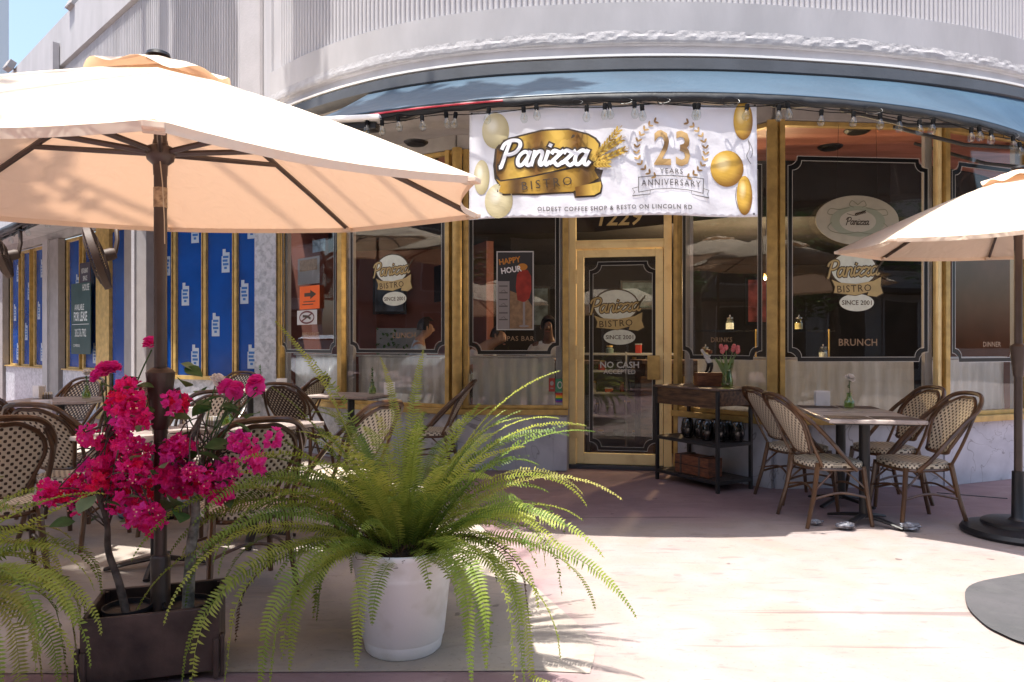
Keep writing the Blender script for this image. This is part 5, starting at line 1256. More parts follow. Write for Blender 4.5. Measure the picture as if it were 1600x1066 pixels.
def target_frond(parent, org, az, el, L, dr, mi, w=.042):
    b_ = Vector((cos(R(az))*.08, sin(R(az))*.08, .41)); frond(parent, b_, R(az), R(el), L, dr, mi, rgf, w)
# individual fronds that give the plant its outline
for a in ((175, 76, 1.10, .45, 2), (160, 80, .92, .6, 1), (20, 74, 1.0, .85, 2), (-10, 70, .95, 1.25, 2), (40, 66, .95, 1.2, 2), (5, 48, .95, 1.3, 3), (-25, 40, .88, 1.5, 2), (10, 60, .85, 1.9, 3),
          (-20, 22, 1.0, 1.2, 1), (-5, 18, .88, 1.6, 1), (-30, 22, .95, 3.0, 2), (185, 42, 1.15, 1.3, 3), (200, 50, 1.12, 1.5, 1), (190, 26, 1.15, 1.3, 2), (215, 30, 1.1, 1.9, 2), (205, 20, 1.05, 1.7, 1), (225, 35, 1.0, 2.6, 2), (235, 25, .95, 2.8, 1),
          (258, 34, .66, 4.6, 2), (244, 36, 1.0, 2.6, 1), (300, 40, .9, 3.2, 1), (315, 36, 1.0, 2.9, 2), (325, 30, .95, 3.2, 1), (170, 20, 1.0, 1.5, 0), (90, 82, .9, .5, 2), (140, 70, .9, 1.2, 1)):
    target_frond(FP, None, a[0], a[1], a[2], a[3], a[4])
# second fern, mostly beyond the left edge
F2 = thing('potted_fern', 'yellow green fern reaching in from the lower left corner', 'potted plant', (-2.02, 2.38, 0))
MB().lathe([(0, .004), (.15, .004), (.195, .33), (.215, .40), (.215, .43), (.2, .43), (.19, .37), (0, .37)], seg=40).build('pot', M['white'], F2, smooth=True)
rg2 = random.Random(3)
fern_fronds(F2, rg2, [(20, 0, 360, 50, 80, .5, .7, 1.4, 2.8, (1, 2, 2)), (22, -70, 70, 30, 60, .5, .72, 2.4, 3.8, (1, 2, 2, 3)), (16, 0, 360, 20, 50, .5, .75, 2.4, 4, (1, 2)), (10, -70, 40, 10, 40, .5, .75, 3, 5, (1, 2, 3))], .15)
frond(F2, (.05, 0, .42), R(8), R(38), .66, .35, 2, rg2, .045); frond(F2, (.05, 0, .42), R(-10), R(20), .75, 2.2, 2, rg2, .045)
# ------------------------------------------------------------------ more umbrellas of the terrace
umU3, _ = umbrella('taller market umbrella over the middle tables, hidden behind the big cream one', (-2.63, 5.42, 0), 1.5, 3.02, 2.50, Matrix(), R(10), hub=2.75)
umU4, _ = umbrella('taller market umbrella over the far left tables', (-4.75, 6.3, 0), 1.5, 3.22, 2.78, Matrix(), R(0), hub=3.0)
umU5, _ = umbrella('market umbrella standing in the plaza opposite the cafe door, seen mirrored', (-1.5, -4.6, 0), 1.5, 2.95, 2.35, Matrix(), R(22), hub=2.6)
umU6, _ = umbrella('market umbrella beyond the left picture edge, shading the left chairs', (-4.15, 3.75, 0), 1.4, 2.9, 2.36, Matrix(), R(12), hub=2.6)
for u_ in (umU3, umU4, umU5, umU6):
    MB().lathe([(.0245, .06), (.0245, 2.95)], (0, 0, 0), 16).build('pole', M['bronze'], u_, smooth=True)
    MB().lathe([(0, 0), (.28, 0), (.29, .02), (.26, .045), (.06, .07), (.036, .1), (.036, .35), (0, .35)], (0, 0, .006), 36).build('disc_base', M['black'], u_, smooth=True)

# ------------------------------------------------------------------ bistro chairs
def make_chair(loc, rz, label, dark=False, group='bistro chairs of the terrace'):
    T = thing('bistro_chair', label, 'chair', loc, rz, group)
    wv = M['weave_d'] if dark else M['weave_l']; SH = .445
    # seat: rounded slab with woven top and edge
    out = []
    for k in range(40):
        a = 2*pi*k/40; e = 2/3.2; cx_ = abs(cos(a))**e*(1 if cos(a) > 0 else -1); sy = abs(sin(a))**e*(1 if sin(a) > 0 else -1)
        out.append(((.205+.022*sy)*cx_, .20*sy))
    mb = MB(); vs = []; uvs = []
    for (s_, z) in ((.55, SH+.004), (.9, SH+.006), (.985, SH), (1, SH-.008), (1, SH-.035), (.97, SH-.04)):
        for i, (x, y) in enumerate(out):
            vs.append((x*s_, y*s_, z)); uvs.append((x*s_+.0, y*s_+(SH-z)) if s_ < .99 else (i*1.27/40, z*1.25))
    c_ = len(vs); vs.append((0, 0, SH+.0)); uvs.append((0, 0)); vs.append((0, 0, SH-.04)); uvs.append((0, 0))
    fs = [(j*40+i, j*40+(i+1) % 40, (j+1)*40+(i+1) % 40, (j+1)*40+i) for j in range(5) for i in range(40)]
    fs += [(c_, (i+1) % 40, i) for i in range(40)]+[(c_+1, 200+i, 200+(i+1) % 40) for i in range(40)]
    mb.add(vs, fs, uvs); mb.build('seat', wv, T, smooth=True)
    # backrest: woven teardrop panel leaning back
    def bk(x, h):                                  # point of the back surface, h 0..1 up the back
        z = .50+h*.385; y = -.185-.20*h-.03*h*h; return Vector((x, y+abs(x)*abs(x)*.9, z))
    mb = MB(); nx, nh = 12, 14; vs = []; uvs = []
    def hw(h): return .10+.085*min(1, h/.55)**.8 if h < .6 else .185*sqrt(max(0, 1-((h-.6)/.42)**2.2))
    for j in range(nh+1):
        h = j/nh
        for i in range(nx+1): x = (2*i/nx-1)*hw(h)*.97; vs.append(bk(x, h*.97)); uvs.append((x, h*.42))
    mb.add(vs, [(j*(nx+1)+i, j*(nx+1)+i+1, (j+1)*(nx+1)+i+1, (j+1)*(nx+1)+i) for j in range(nh) for i in range(nx)], uvs)
    o = mb.build('backrest', wv, T, smooth=True); sm = o.modifiers.new('solid', 'SOLIDIFY'); sm.thickness = .008; sm.offset = 0
    rt = M['rattan']
    loop = [bk(-hw(j/12), j/12*.98) for j in range(12)]+[bk(x, .99) for x in (-.06, 0, .06)]+[bk(hw(j/12), j/12*.98) for j in range(11, -1, -1)]
    MB().tube(catmull(loop, 3, True), .0125, 8, closed=True).build('back_frame', rt, T, smooth=True)
    for off_, rr in ((.012, .0155),):
        L = [Vector((-.218, .10, .395)), Vector((-.232, .02, .47)), Vector((-.236, -.10, .60)), Vector((-.232, -.22, .72)), bk(-.205, .78)+Vector((-.012, -.006, .01)), bk(-.135, .97)+Vector((-.01, -.012, .022)), bk(0, 1.02)+Vector((0, -.014, .022))]
        L = L+[Vector((-p.x, p.y, p.z)) for p in reversed(L[:-1])]
        MB().tube(catmull(L, 5), rr, 8).build('hoop', rt, T, smooth=True)
    for s_ in (-1, 1):
        MB().tube(catmull([Vector((s_*.20, -.14, .42)), Vector((s_*.212, -.22, .58)), bk(s_*.215, .60)+Vector((s_*.004, -.008, 0)), bk(s_*.17, .90)+Vector((0, -.012, .01))], 5), .011, 8).build('side_rod', rt, T, smooth=True)
        MB().tube([Vector((s_*.185, .165, SH-.03)), Vector((s_*.20, .185, .22)), Vector((s_*.215, .215, .0))], [.018, .0165, .014], 8).build('leg', rt, T, smooth=True)
        MB().tube([Vector((s_*.175, -.16, SH-.0)), Vector((s_*.195, -.20, .22)), Vector((s_*.215, -.26, .0))], [.018, .0165, .014], 8).build('leg', rt, T, smooth=True)
        MB().tube(catmull([Vector((s_*.203, .19, .20)), Vector((s_*.19, .0, .235)), Vector((s_*.20, -.20, .20))], 5), .009, 6).build('stretcher', rt, T)
        MB().tube(catmull([Vector((s_*.198, .18, .26)), Vector((s_*.17, .06, .37)), Vector((s_*.1, .0, .40))], 4), .007, 6).build('brace', rt, T)
        MB().tube(catmull([Vector((s_*.195, -.19, .26)), Vector((s_*.17, -.06, .37)), Vector((s_*.1, .0, .40))], 4), .007, 6).build('brace', rt, T)
    for y in (.19, -.20): MB().tube(catmull([Vector((-.2, y, .23)), Vector((0, y*.82, .27)), Vector((.2, y, .23))], 5), .008, 6).build('stretcher', rt, T)
    fr_ = [Vector((x*1.0, y*1.0, SH-.047)) for x, y in out[::2]]
    MB().tube(fr_, .011, 6, closed=True).build('seat_frame', rt, T)
    return T
chA = make_chair((2.26, 5.20, 0), R(-84), 'bistro chair nearest the camera on the left side of the right hand table')
chD = make_chair((-4.45, 7.15, 0), R(175), 'dark woven bistro chair behind the far left table, facing the camera', dark=True)
for loc, rz, lab in (((2.34, 5.93, 0), -80, 'rear bistro chair on the left side of the right hand table, beside the console'),
    ((2.86, 5.16, 0), 93, 'bistro chair nearest the camera on the right side of the right hand table'),
    ((3.02, 5.86, 0), 95, 'rear bistro chair on the right side of the right hand table, by the shop wall'),
    ((-2.80, 4.66, 0), -6, 'cream woven bistro chair with a wide arch, seen from behind left of the bougainvillea'),
    ((-2.70, 3.76, 0), 42, 'bistro chair turned sideways in front of the wide arched one at the left edge'),
    ((-3.80, 5.45, 0), 4, 'cream woven bistro chair cut by the left edge of the picture'),
    ((-2.22, 4.93, 0), 176, 'bistro chair behind the umbrella pole, on the far side of the marble table'),
    ((-2.42, 7.85, 0), 72, 'bistro chair leaning beside the small table at the leftmost cafe window'),
    ((-1.40, 3.74, 0), 35, 'bistro chair seen from behind between the pink shrub and the fern'),
    ((-1.12, 4.62, 0), 60, 'bistro chair in a sun patch just behind the fern'),
    ((-.78, 6.95, 0), 86, 'bistro chair leaning beside the round gold post, behind the fern')):
    dup(chA, loc, R(rz), lab)
for loc, rz, lab in (((-3.1, 5.35, 0), 160, 'dark woven bistro chair just behind the wide arched one'),
    ((-3.42, 8.65, 0), 172, 'dark woven bistro chair against the blue windows'),
    ((-1.98, 6.85, 0), -15, 'dark woven bistro chair at the table under the lunch window')):
    dup(chD, loc, R(rz), lab)

# ------------------------------------------------------------------ tables
def make_table(loc, rz, w, d_, label, mats=(), h=.76):
    T = thing('cafe_table', label, 'table', loc, rz)
    MB().box((0, 0, h-.014), (w, d_, .026)).build('tabletop', M['tabletop'], T, bevel=.006)
    MB().box((0, 0, h-.034), (w-.09, d_-.09, .012)).build('top_plate', M['black'], T, bevel=.004)
    MB().lathe([(.036, .05), (.036, h-.06), (.08, h-.045)], seg=18).build('pedestal', M['black'], T, smooth=True)
    for k in range(4):
        a = R(45+90*k); 
        MB().tube([Vector((.02*cos(a), .02*sin(a), .065)), Vector((.14*cos(a), .14*sin(a), .045)), Vector((.27*cos(a), .27*sin(a), .018))], [.03, .026, .02], 8, flat=.5).build('foot', M['black'], T, smooth=True)
    for (x, y) in mats: MB().box((x, y, h+.0015), (.27, .20, .003)).build('placemat', M['mat'], T)
    return T
M['mat'] = mat('placemat_brown', (.10, .07, .06), .6, bump=.5, bscale=200, var=.2)
tb = [((2.485, 5.10, 0), -9, .62, .58, 'front one of the two marble tables joined at the right', ((-.15, -.14), (.15, -.14))),
      ((2.595, 5.71, 0), -9, .62, .58, 'rear one of the two marble tables joined at the right, by the window', ((-.15, .1), (.15, .1))),
      ((-2.00, 4.08, 0), -30, .68, .60, 'marble cafe table right behind the pink flowers and the umbrella pole', ((.1, .15),)),
      ((-1.675, 4.66, 0), -30, .68, .60, 'marble cafe table behind the first one, carrying a napkin holder', ()),
      ((-4.15, 6.65, 0), 5, .75, .62, 'far left marble cafe table with napkin holder and white carnation', ()),
      ((-2.95, 8.15, 0), 20, .55, .5, 'small dark topped table at the blue windows with one bottle vase', ()),
      ((-1.62, 7.28, 0), -20, .70, .55, 'marble cafe table under the lunch window with a bottle vase', ()),
      ((-3.42, 4.72, 0), 0, .7, .62, 'marble cafe table cut by the left edge of the picture', ())]
for a in tb: make_table(a[0], R(a[1]), a[2], a[3], a[4], a[5])
for k, (x, y, s_) in enumerate(((2.28, 4.93, .04), (2.70, 4.90, .045), (2.12, 5.05, .03))):     # crumpled plastic bags weighing the feet
    mb = MB(); rr = random.Random(k)
    for _ in range(1):
        n_u, n_v = 14, 9; vs = []
        for j in range(n_v+1):
            for i in range(n_u):
                a = 2*pi*i/n_u; b_ = pi*j/n_v-pi/2; r_ = s_*(1+.35*rr.uniform(-1, 1)); vs.append((r_*1.5*cos(a)*cos(b_), r_*cos(b_)*sin(a), s_*.55+r_*.5*sin(b_)))
        mb.add(vs, [(j*n_u+i, j*n_u+(i+1) % n_u, (j+1)*n_u+(i+1) % n_u, (j+1)*n_u+i) for j in range(n_v) for i in range(n_u)])
    o = mb.build('sandbag', mat('crumpled_plastic', (.07, .07, .09), .18, col2=(.35, .36, .40), vscale=25, spec=.9), None, loc=(x, y, .01))
    tag(o, ('shiny crumpled bag on the left front foot of the right table', 'shiny crumpled bag on the right front foot of the right table', 'smaller crumpled bag beside the left foot of the right table')[k], 'bag', 'crumpled bags on the table feet')
# things on the tables
M['sugar'] = mat('sugar_box', (.50, .42, .22), .5, var=.3, vscale=60); M['water'] = mat('vase_water', (.35, .40, .12), .15, spec=.6)
def napkin(loc, rz, label, logo_=False):
    t = thing('napkin_holder', label, 'napkin holder', loc, rz, 'napkin holders on the tables')
    MB().box((-.028, 0, .062), (.008, .11, .12)).build('side', M['white'], t, bevel=.003); MB().box((.028, 0, .062), (.008, .11, .12)).build('side', M['white'], t, bevel=.003)
    MB().box((0, 0, .006), (.06, .11, .008)).build('base', M['white'], t, bevel=.002)
    for k in range(4): MB().box((-.015+.010*k, 0, .062+.004*(k % 2)), (.0055, .10, .10)).build('napkin', M['whitem'], t)
    return t
def sugar(loc, rz, label):
    t = thing('sugar_caddy', label, 'caddy', loc, rz, 'sugar caddies on the tables')
    MB().box((0, 0, .022), (.07, .055, .042)).build('box', M['smoked'], t, bevel=.004)
    for k in range(6): MB().box((-.026+.0105*k, 0, .034), (.007, .045, .056+.006*(k % 2))).build('sachet', (M['sugar'], M['whitem'])[k % 2], t)
    return t
carn = petal_flower(.026, M['rosew'], 5)
def vase(loc, label, white=True):
    t = thing('bud_vase', label, 'vase', loc, 0, 'bud vases on the tables')
    MB().lathe([(0, .003), (.028, .004), (.033, .02), (.031, .05), (.018, .068), (.014, .09), (.017, .105), (.015, .105), (.011, .09), (.014, .07), (.027, .05), (.028, .02), (0, .012)], seg=20).build('glass', M['glassgreen'], t, smooth=True)
    MB().lathe([(0, .013), (.026, .014), (.027, .045), (0, .047)], seg=16).build('water', M['water'], t)
    MB().tube([(0, 0, .02), (.004, .0, .12), (.002, .003, .185 if white else .23)], .002, 5).build('stem', M['leafd'], t)
    for k in range(9):
        o = put(leafA, 'leaf', t, (0, 0, .11+.012*k), (random.uniform(.2, 1.2), 0, random.uniform(0, 6.28)), .28)
    if white: put(carn, 'flower', t, (.002, .003, .190), (.35, .3, 0), 1.15)
    t.scale = (1.2,)*3
    return t
napkin((2.53, 5.90, .762), R(-100), 'white napkin holder on the right table by the brunch window'); vase((2.62, 5.62, .762), 'bud vase with a white carnation on the right table')
napkin((-1.93, 4.42, .762), R(-70), 'white napkin holder on the marble table behind the umbrella pole'); sugar((-1.82, 4.40, .762), R(-25), 'yellow sugar caddy beside the napkin holder behind the umbrella pole'); vase((-1.74, 4.42, .762), 'bud vase beside the sugar caddy behind the pink flowers')
napkin((-4.38, 6.70, .762), R(60), 'white napkin holder on the far left table'); sugar((-4.25, 6.62, .762), R(10), 'sugar caddy on the far left table'); vase((-3.92, 6.66, .762), 'bud vase with a white carnation on the far left table')
vase((-2.82, 8.1, .762), 'bottle vase with dry stems on the table at the blue windows', False); vase((-1.40, 7.25, .762), 'bottle vase with dry stems on the table under the lunch window', False)
napkin((-1.22, 7.2, .762), R(-80), 'napkin holder on the table under the lunch window'); napkin((-2.55, 8.0, .762), R(-80), 'napkin holder beside the leftmost cafe window'); sugar((-1.97, 4.05, .762), R(-30), 'sugar caddy low behind the umbrella pole')
napkin((-3.22, 4.95, .762), R(-80), 'napkin holder on the table at the left picture edge')

# ------------------------------------------------------------------ console shelf beside the door
cA, cB = Vector((1.345, 6.78, 0)), Vector((1.735, 6.10, 0)); u_ = (cB-cA).normalized(); v_ = Vector((-u_.y, u_.x, 0)); CLn = (cB-cA).length; CW = .42
K = thing('console_shelf', 'dark wood console with black metal legs beside the cafe door', 'shelf', (cA.x, cA.y, 0), atan2(u_.y, u_.x))
CH = .885
for (x, y) in ((.012, .012), (CLn-.012, .012), (.012, CW-.012), (CLn-.012, CW-.012)): MB().box((x, y, CH/2-.01), (.028, .028, CH-.02)).build('leg', M['black'], K, bevel=.003)
MB().box((CLn/2, CW/2, CH-.008), (CLn+.03, CW+.03, .018)).build('top', M['woodtop'], K, bevel=.004)
MB().box((CLn/2, .012, CH-.095), (CLn-.03, .02, .15)).build('apron', M['wood'], K, bevel=.002)
MB().box((CLn-.012, CW/2, CH-.085), (.02, CW-.06, .13)).build('apron', M['wood'], K, bevel=.002)
MB().box((CLn/2, CW-.012, CH-.095), (CLn-.03, .02, .15)).build('apron', M['wood'], K, bevel=.002)
for z in (.40, .085):
    MB().box((CLn/2, .012, z), (CLn-.03, .024, .03)).build('shelf_rail', M['black'], K, bevel=.002); MB().box((CLn/2, CW-.012, z), (CLn-.03, .024, .03)).build('shelf_rail', M['black'], K, bevel=.002)
    for x in (.012, CLn-.012): MB().box((x, CW/2, z), (.024, CW-.03, .03)).build('shelf_rail', M['black'], K, bevel=.002)
    for k in range(5): MB().box((CLn/2, .05+k*.08, z+.006), (CLn-.05, .072, .014)).build('shelf_board', mat('shelf_grey_wood', (.07, .055, .05), .55, bump=.3, var=.4, vscale=6), K, bevel=.002)
def kp(x, y, z): p = cA+u_*x+v_*y; return (p.x, p.y, z)
# lanterns (smoked glass jars with candles)
lant = None
lanp = [(.30, .12), (.42, .16), (.54, .12), (.66, .16), (.74, .28), (.60, .30), (.46, .31)]
lanl = ['leftmost of the smoked glass candle jars on the middle shelf', 'second candle jar from the left on the middle shelf', 'third candle jar from the left on the middle shelf', 'fourth candle jar from the left, behind the front leg of the console', 'rightmost smoked glass candle jar on the middle shelf', 'candle jar in the back row of the console, right side', 'candle jar in the back row of the console, left side']
for (x, y), lb in zip(lanp, lanl):
    if lant is None:
        lant = thing('candle_jar', lb, 'candle jar', kp(x, y, .414), 0, 'smoked glass candle jars')
        MB().lathe([(0, .002), (.035, .003), (.052, .03), (.060, .08), (.052, .14), (.040, .175), (.038, .175), (.050, .14), (.058, .08), (.050, .03), (0, .008)], seg=20).build('glass', M['smoked'], lant, smooth=True)
        MB().lathe([(0, .01), (.016, .01), (.016, .12), (0, .122)], seg=12).build('candle', M['whitem'], lant)
        for k in range(10):
            a = 2*pi*k/10; MB().tube([Vector((r_*cos(a+t_), r_*sin(a+t_), z)) for r_, z, t_ in ((.036, .003, 0), (.054, .03, .2), (.062, .08, .5), (.054, .14, .8), (.041, .176, 1.0))], .0014, 4).build('wire', M['black'], lant)
    else: dup(lant, kp(x, y, .414), 0, lb)
t = thing('wooden_case', 'red brown wooden case with dark straps on the bottom shelf', 'box', kp(.42, .13, .10), atan2(u_.y, u_.x))
MB().box((0, 0, .085), (.42, .17, .165)).build('body', M['woodred'], t, bevel=.006)
for x in (-.13, .10): MB().box((x, 0, .086), (.022, .178, .175)).build('strap', M['bronze'], t, bevel=.002)
MB().box((0, -.088, .085), (.41, .005, .006)).build('lid_seam', M['dark'], t)
o = MB().box((0, 0, .06), (.30, .11, .12), 0).build('wooden_box', M['woodred'], None, bevel=.004, loc=kp(.42, .30, CH+.002)); o.rotation_euler = (0, 0, R(4)); tag(o, 'plain red brown wooden box standing on the console top', 'box')
# figurine: chef leaning forward
def skin(name, pts, edges, rad, mt, parent, lvl=2, root=0):
    me = bpy.data.meshes.new(name); me.from_pydata([tuple(p) for p in pts], edges, []); o = bpy.data.objects.new(name, me); COL.objects.link(o)
    sk_ = o.modifiers.new('skin', 'SKIN'); sk_.use_smooth_shade = True; sk_.branch_smoothing = .6
    for i, r_ in enumerate(rad): me.skin_vertices[0].data[i].radius = (r_ if isinstance(r_, tuple) else (r_, r_))
    me.skin_vertices[0].data[root].use_root = True
    ss = o.modifiers.new('sub', 'SUBSURF'); ss.levels = lvl; ss.render_levels = lvl
    dg = bpy.context.evaluated_depsgraph_get(); m2 = bpy.data.meshes.new_from_object(o.evaluated_get(dg)); bpy.data.objects.remove(o); bpy.data.meshes.remove(me)
    m2.name = name; m2.materials.clear(); m2.materials.append(mt)
    for p in m2.polygons: p.use_smooth = True
    o = bpy.data.objects.new(name, m2); COL.objects.link(o); o.parent = parent; return o
M['skinl'] = mat('skin_light', (.42, .24, .16), .55, var=.1, vscale=20); M['skind'] = mat('skin_dark', (.14, .07, .045), .5, var=.15, vscale=20)
M['hair'] = mat('hair_dark', (.018, .012, .010), .5, bump=.8, bscale=90, bdist=.004); M['shirtb'] = mat('shirt_blue', (.42, .50, .60), .85, bump=.5, bscale=9, bdist=.02); M['shirtw'] = mat('shirt_white', (.62, .62, .62), .85, bump=.5, bscale=9, bdist=.02)
M['trous'] = mat('trousers_dark', (.03, .035, .05), .85, bump=.3, bscale=12)
FG = thing('figurine', 'small statue of a figure in white leaning forward, on the wooden box', 'figurine', kp(.37, .30, CH+.124), atan2(u_.y, u_.x))
s_ = .235
Vv = lambda *a: Vector(a)*s_
pts = [Vv(.1, 0, .45), Vv(-.02, 0, .58), Vv(-.14, 0, .70), Vv(-.23, 0, .76), Vv(-.30, 0, .82), Vv(-.33, 0, .90), Vv(.22, .0, .24), Vv(.14, 0, .03), Vv(.04, 0, .02), Vv(-.02, .05, .25), Vv(-.10, .05, .03), Vv(-.2, .05, .02), Vv(-.05, -.1, .62), Vv(.12, -.12, .58), Vv(.2, -.05, .66)]
skin('body', pts, [(0, 1), (1, 2), (2, 3), (3, 4), (4, 5), (0, 6), (6, 7), (7, 8), (0, 9), (9, 10), (10, 11), (2, 12), (12, 13), (13, 14)], [x*s_ for x in (.10, .11, .10, .05, .07, .05, .06, .045, .035, .06, .045, .035, .045, .04, .035)], M['shirtw'], FG)
skin('trousers', [p for p in (pts[0], pts[6], pts[7], pts[8], pts[9], pts[10], pts[11])], [(0, 1), (1, 2), (2, 3), (0, 4), (4, 5), (5, 6)], [x*s_ for x in (.112, .07, .052, .042, .07, .052, .042)], M['blackpl'], FG)
skin('load', [Vv(.05, 0, .80), Vv(.2, .02, .76), Vv(-.1, 0, .86)], [(0, 1), (0, 2)], [x*s_ for x in (.085, .07, .06)], M['woodred'], FG, 1)
# glass of tulips
TV = thing('tulip_vase', 'glass vase of pink tulips standing on the console top', 'vase', kp(.68, .22, CH+.002))
MB().lathe([(0, .003), (.045, .004), (.052, .02), (.050, .06), (.040, .11), (.036, .15), (.042, .19), (.054, .215), (.051, .214), (.039, .19), (.033, .15), (.037, .11), (.047, .06), (.048, .02), (0, .012)], seg=28).build('glass', M['glassgreen'], TV, smooth=True)
tul = MB()
for k in range(6):
    m_ = Matrix.Rotation(k*pi/3, 4, 'Z'); vs = []
    for j, (y, z, w_) in enumerate(((.004, 0, .004), (.015, .01, .011), (.019, .025, .013), (.015, .042, .008), (.010, .052, .0))): vs += [m_ @ Vector((-w_, y-w_*.3, z)), m_ @ Vector((0, y, z)), m_ @ Vector((w_, y-w_*.3, z))]
    tul.add(vs, [f for j in range(4) for f in ((j*3, j*3+1, j*3+4, j*3+3), (j*3+1, j*3+2, j*3+5, j*3+4))])
tulm = tul.mesh('flower', mat('tulip_pink', (.70, .10, .14), .5, col2=(.75, .35, .35), vscale=60, trans=.3), True)
tl = leaf_mesh(.24, .016, M['leafl'], .3, .1); rt_ = random.Random(2)
for k in range(8):
    a = rt_.uniform(0, 6.28); r_ = rt_.uniform(.02, .085); e_ = Vector((r_*cos(a), r_*sin(a), rt_.uniform(.29, .345)))
    MB().tube(catmull([Vector((.01*cos(a+3), .01*sin(a+3), .03)), Vector((r_*.25*cos(a), r_*.25*sin(a), .18)), e_], 5), .0032, 5).build('stem', M['leafl'], TV)
    put(tulm, 'flower', TV, e_, (0, r_*4, a), 1)
for k in range(12):
    a = rt_.uniform(0, 6.28); put(tl, 'leaf', TV, (.012*cos(a), .012*sin(a), .07), (R(78-rt_.uniform(0, 22)), 0, a), rt_.uniform(.8, 1.05))

# ------------------------------------------------------------------ people behind the glass
def person(label, loc, face, seat, skinm, shirtm, bow=0, turn=0, hairlong=False):
    T = thing('person', label, 'person', loc, face); S = seat
    hz = S+.46
    neck = Vector((0, .03+.10*bow, hz+.09)); head = Vector((0, .055+.20*bow, hz+.20-.05*bow)); up = Vector((0, .35*bow, 1)).normalized(); fw = Vector((sin(turn), cos(turn), -.6*bow)).normalized()
    P = [Vector((0, 0, S+.10)), Vector((0, 0, S+.28)), Vector((0, .01, hz)), neck, head-up*.055+fw*.02, head+up*.02, head+up*.075-fw*.01]
    E = [(0, 1), (1, 2), (2, 3), (3, 4), (4, 5), (5, 6)]; Rr = [(.15, .12), (.145, .11), (.13, .09), .055, (.060, .072), (.078, .092), (.055, .065)]
    P.append(head-up*.018+fw*.098); E.append((5, 7)); Rr.append(.012)                 # nose
    arms = []
    for s_ in (-1, 1):
        b_ = len(P); P += [Vector((s_*.175, .0, hz-.03)), Vector((s_*.23, .06, S+.22)), Vector((s_*.16, .27, S+.29)), Vector((s_*.10, .36, S+.31)), Vector((s_*.08, .42, S+.30))]
        E += [(2, b_), (b_, b_+1), (b_+1, b_+2), (b_+2, b_+3), (b_+3, b_+4)]; Rr += [.062, .046, .034, (.036, .02), (.034, .014)]; arms.append(b_)
        l_ = len(P); P += [Vector((s_*.10, .08, S+.07)), Vector((s_*.12, .44, S+.08)), Vector((s_*.12, .46, S-.36)), Vector((s_*.12, .56, S-.41))]
        E += [(0, l_), (l_, l_+1), (l_+1, l_+2), (l_+2, l_+3)]; Rr += [.095, .062, .042, .036]
    skin('body', P, E, Rr, skinm, T)
    for s_ in (-1, 1):                                                                  # fingers
        for f_ in range(4): MB().tube([Vector((s_*(.055+.018*f_), .41, S+.305)), Vector((s_*(.05+.018*f_), .455, S+.30)), Vector((s_*(.048+.018*f_), .485-.006*abs(f_-1), S+.283))], [.009, .008, .006], 6).build('finger', skinm, T, smooth=True)
    b0, b1 = arms
    SP = [P[0], P[1], P[2], P[2]+Vector((0, .01, .045)), P[b0], P[b0+1].lerp(P[b0], .25), P[b1], P[b1+1].lerp(P[b1], .25)]
    skin('shirt', SP, [(0, 1), (1, 2), (2, 3), (2, 4), (4, 5), (2, 6), (6, 7)], [(.165, .135), (.16, .125), (.145, .105), (.085, .075), .077, .064, .077, .064], shirtm, T)
    skin('trousers', [P[0]-Vector((0, 0, .02))]+[P[k] for k in (b0+5, b0+6, b0+7, b1+5, b1+6, b1+7)], [(0, 1), (1, 2), (2, 3), (0, 4), (4, 5), (5, 6)], [(.16, .13), .105, .075, .055, .105, .075, .055], M['trous'], T)
    for s_ in (-1, 1):
        e_ = head+up*.022+fw*.083+fw.cross(up)*s_*.032; MB().lathe([(0, .009), (.008, .004), (.008, -.004), (0, -.009)], e_, 8).build('eye', M['decalblack'], T)
        MB().lathe([(0, .03), (.012, .02), (.012, -.02), (0, -.03)], head+fw.cross(up)*s_*.082, 8).build('ear', skinm, T)
    MB().box(head-up*.052+fw*.088, (.045, .006, .008), -turn).build('mouth', mat('lips', (.25, .08, .07), .5), T)
    hb = MB(); vs = []
    for j in range(10):
        for i in range(20):
            th = (.03+.60*j/9)*pi; ph = 2*pi*i/20; d_ = Vector((sin(th)*cos(ph), sin(th)*sin(ph), cos(th)))
            f_ = d_.dot(Vector((fw.x, fw.y, 0)).normalized())
            r_ = .100+.007*noise.noise(d_*4)
            zc = d_.z if not (f_ > .35 and d_.z < .45) else .45+.1*f_
            vs.append(head+up*.02+Vector((d_.x*r_*.88, d_.y*r_*1.02, 0))*(1 if not (f_ > .35 and d_.z < .45) else .55)-fw*.012+up*(zc*r_*1.12))
    hb.add(vs, [(j*20+i, j*20+(i+1) % 20, (j+1)*20+(i+1) % 20, (j+1)*20+i) for j in range(9) for i in range(20)]); hb.build('hair', M['hair'], T, smooth=True)
    st = thing('bar_stool', 'bar stool carrying the '+' '.join(label.split()[:7]), 'stool', (loc[0], loc[1], 0), face)
    MB().lathe([(0, S-.05), (.17, S-.05), (.18, S-.03), (.17, S), (0, S)], seg=20).build('seat', M['black'], st, smooth=True)
    for k in range(4): a = R(45+90*k); MB().tube([(.12*cos(a), .12*sin(a), S-.04), (.2*cos(a), .2*sin(a), 0.013)], .012, 6).build('leg', M['black'], st)
    return T
q = PX(652, 508, 8.35); person('person in a pale blue shirt seen in profile inside the lunch window, looking right', (q.x, q.y, 0), R(-78), .80, M['skinl'], M['shirtb'], .25)
q = PX(752, 525, 8.05); person('person in a white top bowing the head inside the happy hour window', (q.x, q.y, 0), R(-120), .74, M['skinl'], M['shirtw'], .9)
q = PX(858, 512, 8.15); person('person in a white collared shirt facing out beside the door', (q.x, q.y, 0), R(170), .80, M['skind'], M['shirtw'], .05)
